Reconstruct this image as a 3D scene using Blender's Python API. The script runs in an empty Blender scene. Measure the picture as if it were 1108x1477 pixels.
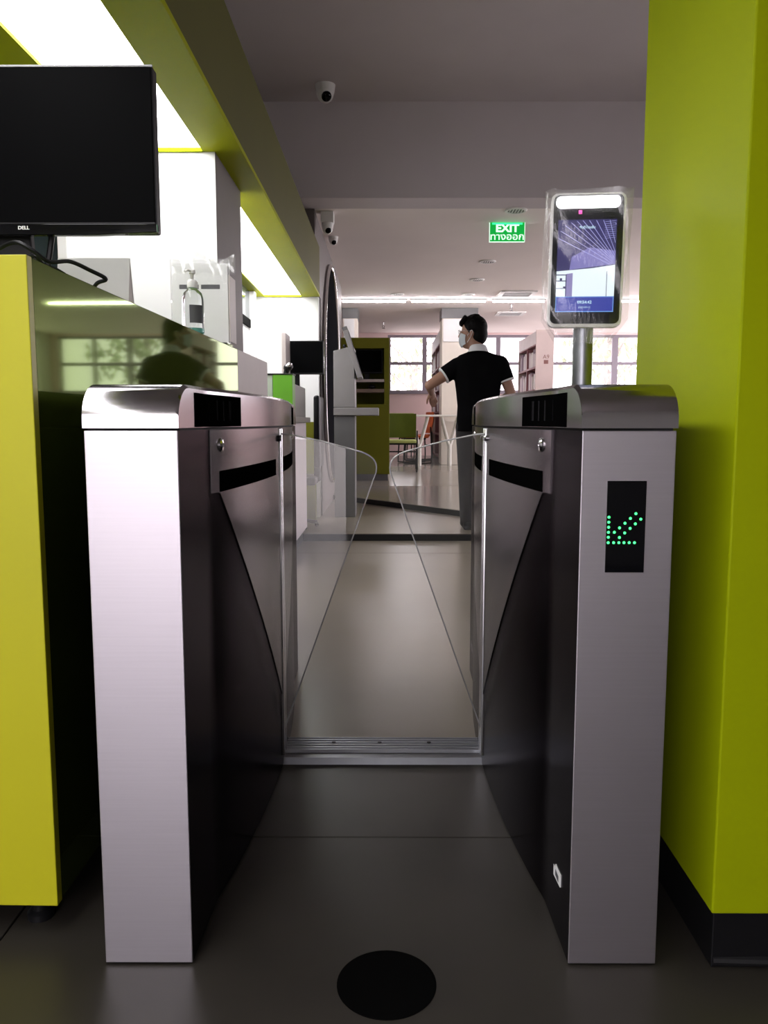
import bpy, bmesh, math, random
from mathutils import Vector, Matrix
random.seed(7)
R = math.radians
SC = bpy.context.scene
COL = SC.collection

# ------------------------------------------------------------------ camera
CAM_Z = 0.93
FPX = 1155.0
PITCH = R(6.42)
cam_d = bpy.data.cameras.new('camera')
cam_d.sensor_fit = 'VERTICAL'
cam_d.sensor_height = 36.0
cam_d.sensor_width = 27.0
cam_d.lens = FPX / 1477.0 * 36.0
cam_d.clip_start = 0.02
cam = bpy.data.objects.new('camera', cam_d)
COL.objects.link(cam)
cam.location = (0, 0, CAM_Z)
cam.rotation_euler = (R(90) - PITCH, 0, R(0.2))
SC.camera = cam

# ------------------------------------------------------------------ world (bright overcast daylight outside)
W = bpy.data.worlds.new('World')
SC.world = W
W.use_nodes = True
bg = W.node_tree.nodes['Background']
bg.inputs[0].default_value = (1.0, 0.93, 1.0, 1)
bg.inputs[1].default_value = 6.0

def portal(name, loc, rot, sx, sy):
    l = bpy.data.lights.new(name, 'AREA')
    l.shape = 'RECTANGLE'
    l.size = sx
    l.size_y = sy
    l.cycles.is_portal = True
    o = bpy.data.objects.new(name, l)
    COL.objects.link(o)
    o.location = loc
    o.rotation_euler = rot
    return o
portal('entrance_portal', (-1.2, -2.55, 1.3), (R(90), 0, 0), 1.7, 2.6)       # light passes to +Y
portal('window_portal', (3.0, 16.5, 2.08), (R(-90), 0, 0), 6.2, 1.3)          # light passes to -Y

portal('added_hall_window_portal', (6.1, 4.6, 2.7), (0, R(90), 0), 1.1, 3.2)  # sky light for the added lobby opening, out of view
portal('added_side_window_portal', (6.1, 11.75, 1.5), (0, R(90), 0), 2.3, 8.1)  # sky light for the added library opening, out of view

SC.view_settings.view_transform = 'Standard'
SC.view_settings.look = 'None'
SC.view_settings.exposure = 0.0
SC.view_settings.gamma = 1.0
SC.view_settings.use_curve_mapping = False

# ------------------------------------------------------------------ helpers
def at(u, v, y):
    """photo pixel -> world point at forward distance y (used once to measure sizes)"""
    xc = (u - 558.0) / FPX
    yc = (738.5 - v) / FPX
    fy = math.cos(PITCH) + yc * math.sin(PITCH)
    fz = yc * math.cos(PITCH) - math.sin(PITCH)
    return Vector((xc / fy * y, y, CAM_Z + fz / fy * y))

def srgb(r, g, b):
    f = lambda c: ((c / 255.0) / 12.92 if c / 255.0 <= 0.04045 else ((c / 255.0 + 0.055) / 1.055) ** 2.4)
    return (f(r), f(g), f(b))

MATS = {}
def mat(name, col, rough=0.5, metal=0.0, noise=0.08, scale=6.0, bump=0.0, bscale=60.0, coat=0.0, stretch=None,
        emit=None, es=0.0, trans=0.0, ior=1.45, spec=0.5, rvar=0.0, coat_rough=0.05):
    m = bpy.data.materials.new(name)
    m.use_nodes = True
    nt = m.node_tree
    b = nt.nodes['Principled BSDF']
    tc = nt.nodes.new('ShaderNodeTexCoord')
    mp = nt.nodes.new('ShaderNodeMapping')
    if stretch:
        mp.inputs['Scale'].default_value = stretch
    nt.links.new(tc.outputs['Object'], mp.inputs[0])
    nz = nt.nodes.new('ShaderNodeTexNoise')
    nz.inputs['Scale'].default_value = scale
    nz.inputs['Detail'].default_value = 3
    nt.links.new(mp.outputs[0], nz.inputs['Vector'])
    rp = nt.nodes.new('ShaderNodeValToRGB')
    rp.color_ramp.interpolation = 'EASE'
    rp.color_ramp.elements[0].position = 0.15
    rp.color_ramp.elements[1].position = 0.85
    lo = [max(0, c * (1 - noise)) for c in col]
    hi = [min(1, c * (1 + noise)) for c in col]
    rp.color_ramp.elements[0].color = (*lo, 1)
    rp.color_ramp.elements[1].color = (*hi, 1)
    nt.links.new(nz.outputs['Fac'], rp.inputs[0])
    nt.links.new(rp.outputs[0], b.inputs['Base Color'])
    b.inputs['Roughness'].default_value = rough
    b.inputs['Metallic'].default_value = metal
    b.inputs['IOR'].default_value = ior
    b.inputs['Specular IOR Level'].default_value = spec
    b.inputs['Coat Weight'].default_value = coat
    b.inputs['Coat Roughness'].default_value = coat_rough
    b.inputs['Transmission Weight'].default_value = trans
    if rvar:
        mr = nt.nodes.new('ShaderNodeMapRange')
        mr.inputs[1].default_value = 0.1
        mr.inputs[2].default_value = 0.9
        mr.inputs[3].default_value = max(0.02, rough - rvar)
        mr.inputs[4].default_value = rough + rvar
        nt.links.new(nz.outputs['Fac'], mr.inputs[0])
        nt.links.new(mr.outputs[0], b.inputs['Roughness'])
    if bump:
        n2 = nt.nodes.new('ShaderNodeTexNoise')
        n2.inputs['Scale'].default_value = bscale
        n2.inputs['Detail'].default_value = 4
        nt.links.new(mp.outputs[0], n2.inputs['Vector'])
        bp = nt.nodes.new('ShaderNodeBump')
        bp.inputs['Strength'].default_value = bump
        bp.inputs['Distance'].default_value = 0.01
        nt.links.new(n2.outputs['Fac'], bp.inputs['Height'])
        nt.links.new(bp.outputs[0], b.inputs['Normal'])
    if emit:
        b.inputs['Emission Color'].default_value = (*emit, 1)
        b.inputs['Emission Strength'].default_value = es
    MATS[name] = m
    return m

mat('lobby_floor', (0.033, 0.029, 0.024), 0.36, noise=0.22, scale=4.0)  # dark stone; the shade near the entrance is also put into this colour
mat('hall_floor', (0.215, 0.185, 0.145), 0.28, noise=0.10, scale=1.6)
mat('upper_floor', (0.30, 0.27, 0.23), 0.16, noise=0.08, scale=1.2)
mat('black_rubber', (0.008, 0.008, 0.009), 0.6, noise=0.2)
mat('ceiling_paint', (0.60, 0.55, 0.57), 0.85, noise=0.03, scale=2)
mat('hall_ceiling', (0.88, 0.81, 0.78), 0.8, noise=0.03, scale=1)
mat('white_wall', (0.78, 0.78, 0.78), 0.7, noise=0.03, scale=2)
mat('pink_wall', (0.86, 0.66, 0.64), 0.7, noise=0.05, scale=1)
mat('cream_column', (0.76, 0.70, 0.62), 0.7, noise=0.04)
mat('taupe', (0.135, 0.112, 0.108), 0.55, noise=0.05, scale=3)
mat('lime', (0.34, 0.41, 0.002), 0.5, noise=0.05, scale=2, spec=0.08)
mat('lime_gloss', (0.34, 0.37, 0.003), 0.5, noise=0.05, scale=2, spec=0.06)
mat('lime_front', (0.52, 0.50, 0.008), 0.45, noise=0.05, scale=2)
mat('green_side_shade', (0.09, 0.125, 0.018), 0.045, 0.55, noise=0.05, scale=2, coat=0.06, coat_rough=0.015, spec=0.25).node_tree.nodes['Principled BSDF'].inputs['Specular Tint'].default_value = (0.42, 0.50, 0.16, 1)  # unlit counter side: its shade is put into the darker green
mat('beige_panel', (0.50, 0.44, 0.42), 0.45, noise=0.04)
mat('steel', (0.40, 0.38, 0.39), 0.20, 1.0, noise=0.02, scale=300, stretch=(1, 1, 0.02)).node_tree.nodes['Principled BSDF'].inputs['Specular Tint'].default_value = (0.5, 0.5, 0.5, 1)
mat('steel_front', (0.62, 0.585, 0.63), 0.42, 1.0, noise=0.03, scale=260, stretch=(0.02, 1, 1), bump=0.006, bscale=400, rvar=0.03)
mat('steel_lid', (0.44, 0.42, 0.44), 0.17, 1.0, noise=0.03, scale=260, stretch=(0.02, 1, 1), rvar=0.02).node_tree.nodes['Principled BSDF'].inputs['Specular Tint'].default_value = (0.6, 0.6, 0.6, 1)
mat('steel_reflect_dark', (0.088, 0.083, 0.086), 0.24, 1.0, noise=0.02, scale=300, stretch=(1, 1, 0.02)).node_tree.nodes['Principled BSDF'].inputs['Specular Tint'].default_value = (0.40, 0.39, 0.40, 1)  # darker copy of steel; dim lane reflections put into its colour
mat('sensor_black', (0.002, 0.002, 0.002), 0.4, noise=0.1, spec=0.0)
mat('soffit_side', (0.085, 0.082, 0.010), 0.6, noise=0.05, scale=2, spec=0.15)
mat('chrome', (0.75, 0.74, 0.76), 0.12, 1.0, noise=0.02)
mat('aluminium', (0.30, 0.31, 0.335), 0.38, 1.0, noise=0.06, scale=30)
mat('seam_black', (0.01, 0.01, 0.01), 0.7, noise=0.1)
mat('black_glass', (0.003, 0.003, 0.004), 0.07, noise=0.1, spec=0.18)
mat('black_plastic', (0.007, 0.007, 0.008), 0.4, noise=0.15, scale=30, spec=0.3)
mat('screen_black', (0.0022, 0.0022, 0.0025), 0.5, noise=0.1, spec=0.02)
mat('matte_black', (0.0015, 0.0015, 0.0015), 0.9, noise=0.2, spec=0.05)
mat('white_plastic', (0.78, 0.77, 0.75), 0.35, noise=0.03)
mat('grey_plastic', (0.33, 0.33, 0.34), 0.4, noise=0.04)
mat('kiosk_grey', (0.24, 0.225, 0.225), 0.45, noise=0.04)
mat('kiosk_dark', (0.13, 0.127, 0.13), 0.45, noise=0.04)
mat('paper', (0.82, 0.82, 0.82), 0.8, noise=0.02)
mat('print_dark', (0.10, 0.10, 0.11), 0.8, noise=0.1)
mat('acrylic', (0.98, 0.985, 0.985), 0.0, noise=0.0, trans=1.0, ior=1.49)
mat('bottle_clear', (0.93, 0.95, 0.96), 0.05, noise=0.0, trans=1.0, ior=1.3)
mat('gel', (0.20, 0.55, 0.50), 0.1, noise=0.05, trans=0.6, ior=1.33)
mat('lamp_panel', (0.9, 0.9, 0.9), 0.5, noise=0.0, emit=(1.0, 0.98, 1.0), es=12.0)
mat('tube_light', (0.9, 0.9, 0.9), 0.5, noise=0.0, emit=(1.0, 0.93, 0.96), es=58.0)
mat('scan_light', (0.9, 0.9, 0.9), 0.5, noise=0.0, emit=(1.0, 0.97, 1.0), es=9.0)
mat('led_green', (0.02, 0.3, 0.05), 0.4, noise=0.0, emit=(0.05, 1.0, 0.20), es=3.0)
mat('led_red', (0.3, 0.02, 0.1), 0.4, noise=0.0, emit=(1.0, 0.1, 0.55), es=1.2)
mat('exit_green', (0.0, 0.2, 0.03), 0.4, noise=0.0, emit=(0.0, 0.36, 0.045), es=1.0)
mat('exit_tube', (0.0, 0.4, 0.1), 0.4, noise=0.0, emit=(0.05, 1.0, 0.35), es=1.6)
mat('exit_white', (0.8, 0.8, 0.8), 0.4, noise=0.0, emit=(0.75, 1.0, 0.85), es=1.0)
mat('skin', (0.33, 0.18, 0.125), 0.5, noise=0.05)
mat('hair', (0.004, 0.0035, 0.0035), 0.6, noise=0.3, scale=40, bump=0.3, bscale=80, spec=0.1)
mat('shirt_black', (0.003, 0.003, 0.0035), 0.9, noise=0.2, scale=10, bump=0.1, bscale=20, spec=0.05)
mat('cloth_white', (0.7, 0.7, 0.72), 0.9, noise=0.04)
mat('mask_grey', (0.48, 0.52, 0.55), 0.9, noise=0.04)
mat('trousers', (0.022, 0.020, 0.022), 0.9, noise=0.15)
mat('bright_green', (0.13, 0.42, 0.015), 0.4, noise=0.05)
mat('pale_green', (0.45, 0.52, 0.42), 0.5, noise=0.04)
mat('lilac_panel', (0.60, 0.54, 0.57), 0.5, noise=0.03)
mat('olive_panel', (0.155, 0.16, 0.012), 0.6, noise=0.06, scale=2, spec=0.2)
mat('olive_grey', (0.16, 0.16, 0.13), 0.3, noise=0.06)
mat('brown_shelf', (0.23, 0.17, 0.13), 0.5, noise=0.1)
mat('dark_glass', (0.03, 0.045, 0.05), 0.08, noise=0.05)
mat('mirror_dark', (0.014, 0.014, 0.016), 0.5, noise=0.05, spec=0.0)
mat('frame_dark', (0.27, 0.24, 0.28), 0.5, noise=0.05)  # frames made paler; the window flare is put into their colour
mat('table_white', (0.82, 0.80, 0.74), 0.4, noise=0.04)
mat('chair_green', (0.11, 0.15, 0.01), 0.7, noise=0.1)
mat('chair_lime', (0.55, 0.62, 0.22), 0.7, noise=0.05)
mat('chair_orange', (0.55, 0.11, 0.03), 0.6, noise=0.1)
mat('shelf_red', (0.24, 0.09, 0.10), 0.6, noise=0.1)
mat('shelf_white', (0.78, 0.72, 0.72), 0.6, noise=0.04)
mat('shelf_end', (0.52, 0.42, 0.40), 0.6, noise=0.04)
mat('sign_brown', (0.20, 0.09, 0.08), 0.6, noise=0.1)
mat('book_a', (0.62, 0.56, 0.58), 0.7, noise=0.1)
mat('book_b', (0.42, 0.30, 0.34), 0.7, noise=0.1)
mat('book_c', (0.72, 0.68, 0.66), 0.7, noise=0.1)
mat('book_d', (0.30, 0.22, 0.28), 0.7, noise=0.1)
mat('leaf', (0.34, 0.40, 0.24), 0.7, noise=0.4, scale=8)
mat('bark', (0.30, 0.26, 0.24), 0.9, noise=0.3)
mat('pavement', (0.45, 0.43, 0.40), 0.9, noise=0.1)
mat('scr_blue', (0.0, 0.0, 0.0), 0.2, noise=0.0, emit=(0.035, 0.03, 0.13), es=1.0)
mat('scr_glow', (0.0, 0.0, 0.0), 0.2, noise=0.0, emit=(0.22, 0.20, 0.50), es=1.0)
mat('scr_line', (0.0, 0.0, 0.0), 0.2, noise=0.0, emit=(0.42, 0.42, 0.85), es=1.0)
mat('scr_white', (0.0, 0.0, 0.0), 0.2, noise=0.0, emit=(0.85, 0.95, 1.0), es=1.1)
mat('scr_violet', (0.0, 0.0, 0.0), 0.2, noise=0.0, emit=(0.30, 0.26, 0.52), es=1.0)
mat('scr_bar', (0.0, 0.0, 0.0), 0.2, noise=0.0, emit=(0.045, 0.06, 0.38), es=1.0)
mat('scr_edge', (0.0, 0.0, 0.0), 0.2, noise=0.0, emit=(0.20, 0.45, 0.95), es=1.0)
mat('scr_text', (0.0, 0.0, 0.0), 0.2, noise=0.0, emit=(0.6, 0.85, 1.0), es=1.0)

def film_mat(name, fac):
    m = bpy.data.materials.new(name)
    m.use_nodes = True
    nt = m.node_tree
    nt.nodes.clear()
    out = nt.nodes.new('ShaderNodeOutputMaterial')
    mix = nt.nodes.new('ShaderNodeMixShader')
    tr = nt.nodes.new('ShaderNodeBsdfTransparent')
    gl = nt.nodes.new('ShaderNodeBsdfGlossy')
    gl.inputs['Roughness'].default_value = 0.18
    df = nt.nodes.new('ShaderNodeBsdfTranslucent')
    m2 = nt.nodes.new('ShaderNodeMixShader')
    m2.inputs[0].default_value = 0.5
    nz = nt.nodes.new('ShaderNodeTexNoise')
    nz.inputs['Scale'].default_value = 28
    bp = nt.nodes.new('ShaderNodeBump')
    bp.inputs['Strength'].default_value = 0.6
    nt.links.new(nz.outputs[0], bp.inputs['Height'])
    nt.links.new(bp.outputs[0], gl.inputs['Normal'])
    nt.links.new(gl.outputs[0], m2.inputs[1])
    nt.links.new(df.outputs[0], m2.inputs[2])
    mix.inputs[0].default_value = fac
    nt.links.new(tr.outputs[0], mix.inputs[1])
    nt.links.new(m2.outputs[0], mix.inputs[2])
    nt.links.new(mix.outputs[0], out.inputs[0])
    MATS[name] = m
film_mat('plastic_film', 0.13)
film_mat('window_glass', 0.06)
film_mat('milky_edge', 0.75)

ORG = {}
class MB:
    """collects shapes in world (or local) coordinates and links them as ONE mesh object"""
    def __init__(self):
        self.bm = bmesh.new()
    def _join(self, t, mtx=None):
        if mtx is not None:
            bmesh.ops.transform(t, matrix=mtx, verts=t.verts)
        me = bpy.data.meshes.new('tmp')
        t.to_mesh(me)
        t.free()
        self.bm.from_mesh(me)
        bpy.data.meshes.remove(me)
        return self
    def box(self, x0, x1, y0, y1, z0, z1, bev=0.0, seg=2, mtx=None):
        t = bmesh.new()
        vs = [t.verts.new((x, y, z)) for z in (z0, z1) for y in (y0, y1) for x in (x0, x1)]
        for f in ((0, 2, 3, 1), (4, 5, 7, 6), (0, 1, 5, 4), (2, 6, 7, 3), (0, 4, 6, 2), (1, 3, 7, 5)):
            t.faces.new([vs[i] for i in f])
        if bev > 0:
            bmesh.ops.bevel(t, geom=list(t.edges), offset=bev, segments=seg, affect='EDGES', profile=0.5)
        return self._join(t, mtx)
    def prism(self, pts, axis, a, b, bev=0.0, seg=2, mtx=None):
        """polygon pts in the plane normal to axis, swept from a to b"""
        t = bmesh.new()
        def mk(p, h):
            if axis == 'x': return (h, p[0], p[1])
            if axis == 'y': return (p[0], h, p[1])
            return (p[0], p[1], h)
        A = [t.verts.new(mk(p, a)) for p in pts]
        B = [t.verts.new(mk(p, b)) for p in pts]
        n = len(pts)
        t.faces.new(A)
        t.faces.new(B[::-1])
        for i in range(n):
            t.faces.new((A[i], B[i], B[(i + 1) % n], A[(i + 1) % n]))
        bmesh.ops.recalc_face_normals(t, faces=t.faces)
        if bev > 0:
            bmesh.ops.bevel(t, geom=list(t.edges), offset=bev, segments=seg, affect='EDGES', profile=0.5)
        return self._join(t, mtx)
    def cyl(self, p0, p1, r0, r1=None, n=20, caps=True):
        r1 = r0 if r1 is None else r1
        p0, p1 = Vector(p0), Vector(p1)
        d = (p1 - p0)
        q = d.to_track_quat('Z', 'Y')
        t = bmesh.new()
        A, B = [], []
        for i in range(n):
            a = 2 * math.pi * i / n
            v = Vector((math.cos(a), math.sin(a), 0))
            A.append(t.verts.new(p0 + q @ (v * r0)))
            B.append(t.verts.new(p1 + q @ (v * r1)))
        for i in range(n):
            t.faces.new((A[i], A[(i + 1) % n], B[(i + 1) % n], B[i]))
        if caps:
            t.faces.new(A[::-1])
            t.faces.new(B)
        return self._join(t)
    def sphere(self, c, rad, n=16, mtx=None):
        t = bmesh.new()
        bmesh.ops.create_uvsphere(t, u_segments=n, v_segments=max(6, n // 2), radius=1.0)
        rad = (rad, rad, rad) if not hasattr(rad, '__len__') else rad
        M = Matrix.Translation(Vector(c)) @ (mtx.to_4x4() if mtx is not None else Matrix.Identity(4)) @ Matrix.Diagonal((*rad, 1))
        return self._join(t, M)
    def limb(self, p0, r0, p1, r1, n=14):
        self.cyl(p0, p1, r0, r1, n)
        self.sphere(p0, r0, n)
        self.sphere(p1, r1, n)
        return self
    def tube(self, pts, r, n=10, closed=False):
        pts = [Vector(p) for p in pts]
        t = bmesh.new()
        rings = []
        up = Vector((0, 0, 1))
        m = len(pts)
        for i, p in enumerate(pts):
            if closed:
                d = pts[(i + 1) % m] - pts[i - 1]
            else:
                d = pts[min(i + 1, m - 1)] - pts[max(i - 1, 0)]
            d.normalize()
            s = d.cross(up)
            if s.length < 1e-4:
                s = d.cross(Vector((1, 0, 0)))
            s.normalize()
            w = s.cross(d)
            rings.append([t.verts.new(p + (s * math.cos(2 * math.pi * k / n) + w * math.sin(2 * math.pi * k / n)) * r) for k in range(n)])
            up = w
        last = m if closed else m - 1
        for i in range(last):
            A, B = rings[i], rings[(i + 1) % m]
            for k in range(n):
                t.faces.new((A[k], A[(k + 1) % n], B[(k + 1) % n], B[k]))
        if not closed:
            t.faces.new(rings[0][::-1])
            t.faces.new(rings[-1])
        bmesh.ops.recalc_face_normals(t, faces=t.faces)
        return self._join(t)
    def lathe(self, c, prof, n=28, caps=True, mtx=None):
        """prof: (radius, z) pairs about the vertical through c"""
        t = bmesh.new()
        rings = [[t.verts.new((r * math.cos(2 * math.pi * k / n), r * math.sin(2 * math.pi * k / n), z)) for k in range(n)] for r, z in prof]
        for A, B in zip(rings, rings[1:]):
            for k in range(n):
                t.faces.new((A[k], A[(k + 1) % n], B[(k + 1) % n], B[k]))
        if caps:
            t.faces.new(rings[0][::-1])
            t.faces.new(rings[-1])
        bmesh.ops.recalc_face_normals(t, faces=t.faces)
        M = Matrix.Translation(Vector(c)) @ (mtx.to_4x4() if mtx is not None else Matrix.Identity(4))
        return self._join(t, M)
    def grid(self, rows, flip=False):
        """quad sheet through rows of points"""
        t = bmesh.new()
        V = [[t.verts.new(p) for p in r] for r in rows]
        for a, b in zip(V, V[1:]):
            for i in range(len(a) - 1):
                q = (a[i], a[i + 1], b[i + 1], b[i])
                t.faces.new(q[::-1] if flip else q)
        return self._join(t)
    def poly(self, pts):
        t = bmesh.new()
        t.faces.new([t.verts.new(p) for p in pts])
        return self._join(t)
    def build(self, name, material, parent=None, smooth=False, local=False):
        bm = self.bm
        if not local and parent is None:
            xs = [v.co.x for v in bm.verts]
            ys = [v.co.y for v in bm.verts]
            zs = [v.co.z for v in bm.verts]
            o0 = Vector(((min(xs) + max(xs)) / 2, (min(ys) + max(ys)) / 2, min(zs)))
        elif parent is not None and not local:
            o0 = ORG[parent.name]
        else:
            o0 = Vector((0, 0, 0))
        if o0.length > 0:
            bmesh.ops.translate(bm, verts=bm.verts, vec=-o0)
        me = bpy.data.meshes.new(name)
        bm.to_mesh(me)
        bm.free()
        return link(name, me, material, parent, o0, smooth)

def link(name, me, material, parent, o0, smooth=False):
    me.materials.clear()
    me.materials.append(MATS[material])
    if smooth:
        me.polygons.foreach_set('use_smooth', [True] * len(me.polygons))
        try:
            me.set_sharp_from_angle(angle=R(38))
        except Exception:
            pass
    o = bpy.data.objects.new(name, me)
    COL.objects.link(o)
    if parent is not None:
        o.parent = parent
        ORG[o.name] = ORG[parent.name].copy()
    else:
        o.location = o0
        ORG[o.name] = Vector(o0)
    return o

def thing(name, label, cat, loc=(0, 0, 0), group=None, rotz=0.0):
    o = bpy.data.objects.new(name, None)
    o.empty_display_size = 0.1
    COL.objects.link(o)
    o.location = loc
    o.rotation_euler = (0, 0, rotz)
    ORG[o.name] = Vector(loc)
    o['label'] = label
    o['category'] = cat
    if group:
        o['group'] = group
    return o

def tag(o, label, cat, group=None):
    o['label'] = label
    o['category'] = cat
    if group:
        o['group'] = group
    return o

def struct(o, label=None):
    o['kind'] = 'structure'
    if label:
        o['label'] = label
    return o

def dup(root, loc, rotz=0.0, label=None, group=None):
    r = root.copy()
    COL.objects.link(r)
    r.location = loc
    r.rotation_euler = (0, 0, rotz)
    ORG[r.name] = Vector(loc)
    if label:
        r['label'] = label
    if group:
        r['group'] = group
    for ch in list(root.children):
        c = ch.copy()
        COL.objects.link(c)
        c.parent = r
        for g in list(ch.children):
            d = g.copy()
            COL.objects.link(d)
            d.parent = c
    return r

def text_mesh(body, size, extrude=0.0, align='CENTER', bold=0.0):
    c = bpy.data.curves.new('lettering', 'FONT')
    c.body = body
    c.size = size
    c.align_x = align
    c.align_y = 'CENTER'
    c.extrude = extrude
    c.offset = bold
    o = bpy.data.objects.new('lettering', c)
    COL.objects.link(o)
    dg = bpy.context.evaluated_depsgraph_get()
    dg.update()
    me = bpy.data.meshes.new_from_object(o.evaluated_get(dg))
    bpy.data.objects.remove(o)
    bpy.data.curves.remove(c)
    return me

def lettering(name, body, size, loc, material, parent, extrude=0.0005, rot=(90, 0, 0), bold=0.0, sx=1.0, yaw=None):
    """flat lettering standing upright, facing -Y by default"""
    me = text_mesh(body, size, extrude, bold=bold)
    M = Matrix.Rotation(R(rot[2]), 4, 'Z') @ Matrix.Rotation(R(rot[0]), 4, 'X') @ Matrix.Diagonal((sx, 1, 1, 1))
    me.transform(Matrix.Translation(Vector(loc) - ORG[parent.name]) @ M)
    return link(name, me, material, parent, Vector((0, 0, 0)))

def voxel(mb, name, material, parent, vox=0.01, smooth=6, local=True):
    """fuse overlapping shapes into one continuous skin"""
    me = bpy.data.meshes.new('tmp')
    mb.bm.to_mesh(me)
    mb.bm.free()
    o = bpy.data.objects.new('tmp', me)
    COL.objects.link(o)
    m = o.modifiers.new('r', 'REMESH')
    m.mode = 'VOXEL'
    m.voxel_size = vox
    s = o.modifiers.new('s', 'SMOOTH')
    s.iterations = smooth
    s.factor = 0.5
    dg = bpy.context.evaluated_depsgraph_get()
    dg.update()
    me2 = bpy.data.meshes.new_from_object(o.evaluated_get(dg))
    bpy.data.objects.remove(o)
    bpy.data.meshes.remove(me)
    me2.name = name
    ob = link(name, me2, material, parent, Vector((0, 0, 0)), False)
    me2.polygons.foreach_set('use_smooth', [True] * len(me2.polygons))
    return ob

def bez(pts, n=10):
    """smooth path through points"""
    P = [Vector(p) for p in pts]
    P = [2 * P[0] - P[1]] + P + [2 * P[-1] - P[-2]]
    out = []
    for i in range(1, len(P) - 2):
        for k in range(n):
            t = k / n
            a, b, c, d = P[i - 1], P[i], P[i + 1], P[i + 2]
            out.append(0.5 * ((2 * b) + (c - a) * t + (2 * a - 5 * b + 4 * c - d) * t * t + (3 * b - a - 3 * c + d) * t ** 3))
    out.append(P[-2])
    return out

# ------------------------------------------------------------------ the setting
Z_HI, Z_LO = 3.43, 2.70          # lobby ceiling, library ceiling
Y_BEAM = 6.61
Y_FAR = 16.3
X_R, X_L = 6.2, -2.1
S1, S2, S3 = 0.055, 0.11, 0.25   # low steps and the ramp behind them

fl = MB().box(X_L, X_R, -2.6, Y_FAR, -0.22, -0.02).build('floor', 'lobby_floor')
struct(fl)
ORG[fl.name] = Vector(fl.location)
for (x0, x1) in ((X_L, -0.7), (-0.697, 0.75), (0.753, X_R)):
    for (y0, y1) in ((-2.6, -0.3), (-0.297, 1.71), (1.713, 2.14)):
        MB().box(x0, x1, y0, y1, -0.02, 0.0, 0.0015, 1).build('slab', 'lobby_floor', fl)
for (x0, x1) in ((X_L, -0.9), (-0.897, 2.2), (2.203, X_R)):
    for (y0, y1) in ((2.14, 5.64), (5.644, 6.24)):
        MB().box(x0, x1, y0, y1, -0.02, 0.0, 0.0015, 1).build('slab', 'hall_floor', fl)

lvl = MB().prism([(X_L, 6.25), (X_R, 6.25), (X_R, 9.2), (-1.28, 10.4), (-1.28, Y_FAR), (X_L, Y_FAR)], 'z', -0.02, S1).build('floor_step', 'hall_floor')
struct(lvl)
ORG[lvl.name] = Vector(lvl.location)
MB().box(X_L, X_R, 6.235, 6.25, 0.0, S1 - 0.004, 0.002, 1).build('riser', 'black_rubber', lvl)

# second step runs at an angle, then a gentle ramp up to the reading area
A2 = Vector((-0.53, 8.98)); B2 = Vector((0.89, 7.18))
d2 = (B2 - A2).normalized()
def on2(x):
    t = (x - A2.x) / d2.x
    return A2.y + d2.y * t
yl, yr = on2(-1.3), on2(1.4)
lv2 = MB().prism([(-1.3, yl), (1.4, yr), (X_R, yr), (X_R, 10.3), (-1.3, 10.3)], 'z', 0.0, S2).build('floor_landing', 'upper_floor')
struct(lv2)
ORG[lv2.name] = Vector(lv2.location)
nrm = Vector((d2.y, -d2.x))
if nrm.y > 0: nrm = -nrm
mb = MB()
q = [(-1.3, yl), (1.4, yr)]
q2 = [(p[0] + nrm.x * 0.014, p[1] + nrm.y * 0.014) for p in q]
mb.prism([q2[0], q2[1], q[1], q[0]], 'z', S1, S2 - 0.004)
mb.box(1.4, X_R, yr - 0.014, yr, S1, S2 - 0.004)
mb.build('riser', 'black_rubber', lv2)
ramp = MB().prism([(10.3, 0.0), (10.3, S2), (12.3, S3), (Y_FAR, S3), (Y_FAR, 0.0)], 'x', -1.3, X_R).build('floor_reading_area', 'upper_floor')
struct(ramp)

struct(MB().box(X_L, X_R, -2.6, Y_BEAM + 0.3, Z_HI, Z_HI + 0.15).build('ceiling', 'ceiling_paint'))
struct(MB().box(X_L, X_R, Y_BEAM, Y_BEAM + 0.32, Z_LO, Z_HI).build('trim_1', 'ceiling_paint'), 'deep grey ceiling beam across the lobby')
struct(MB().box(X_L, X_R, Y_BEAM + 0.32, Y_FAR + 0.2, Z_LO, Z_LO + 0.15).build('ceiling_library', 'hall_ceiling'))

struct(MB().box(X_L - 0.15, X_L, -2.6, Y_FAR, -0.02, Z_HI).build('wall_left', 'white_wall'))
RW = [(3.0, 6.2, 2.15, 3.25), (7.7, 15.8, 0.35, 2.66)]      # unseen windows added in the right-hand wall to brighten both rooms
mb = MB()
mb.box(X_R, X_R + 0.15, -2.6, 3.0, -0.02, Z_HI)
mb.box(X_R, X_R + 0.15, 3.0, 6.2, -0.02, 2.15)
mb.box(X_R, X_R + 0.15, 3.0, 6.2, 3.25, Z_HI)
mb.box(X_R, X_R + 0.15, 6.2, Y_BEAM + 0.16, -0.02, Z_HI)
struct(mb.build('wall_right', 'taupe'))  # unseen wall kept dark so the turnstile steel reflects little light
mb = MB()
mb.box(X_R, X_R + 0.15, Y_BEAM + 0.16, 7.7, -0.02, Z_HI)
mb.box(X_R, X_R + 0.15, 7.7, 15.8, -0.02, 0.35)
mb.box(X_R, X_R + 0.15, 7.7, 15.8, 2.66, Z_HI)
mb.box(X_R, X_R + 0.15, 15.8, Y_FAR, -0.02, Z_HI)
struct(mb.build('wall_right_library', 'white_wall'))
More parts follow.
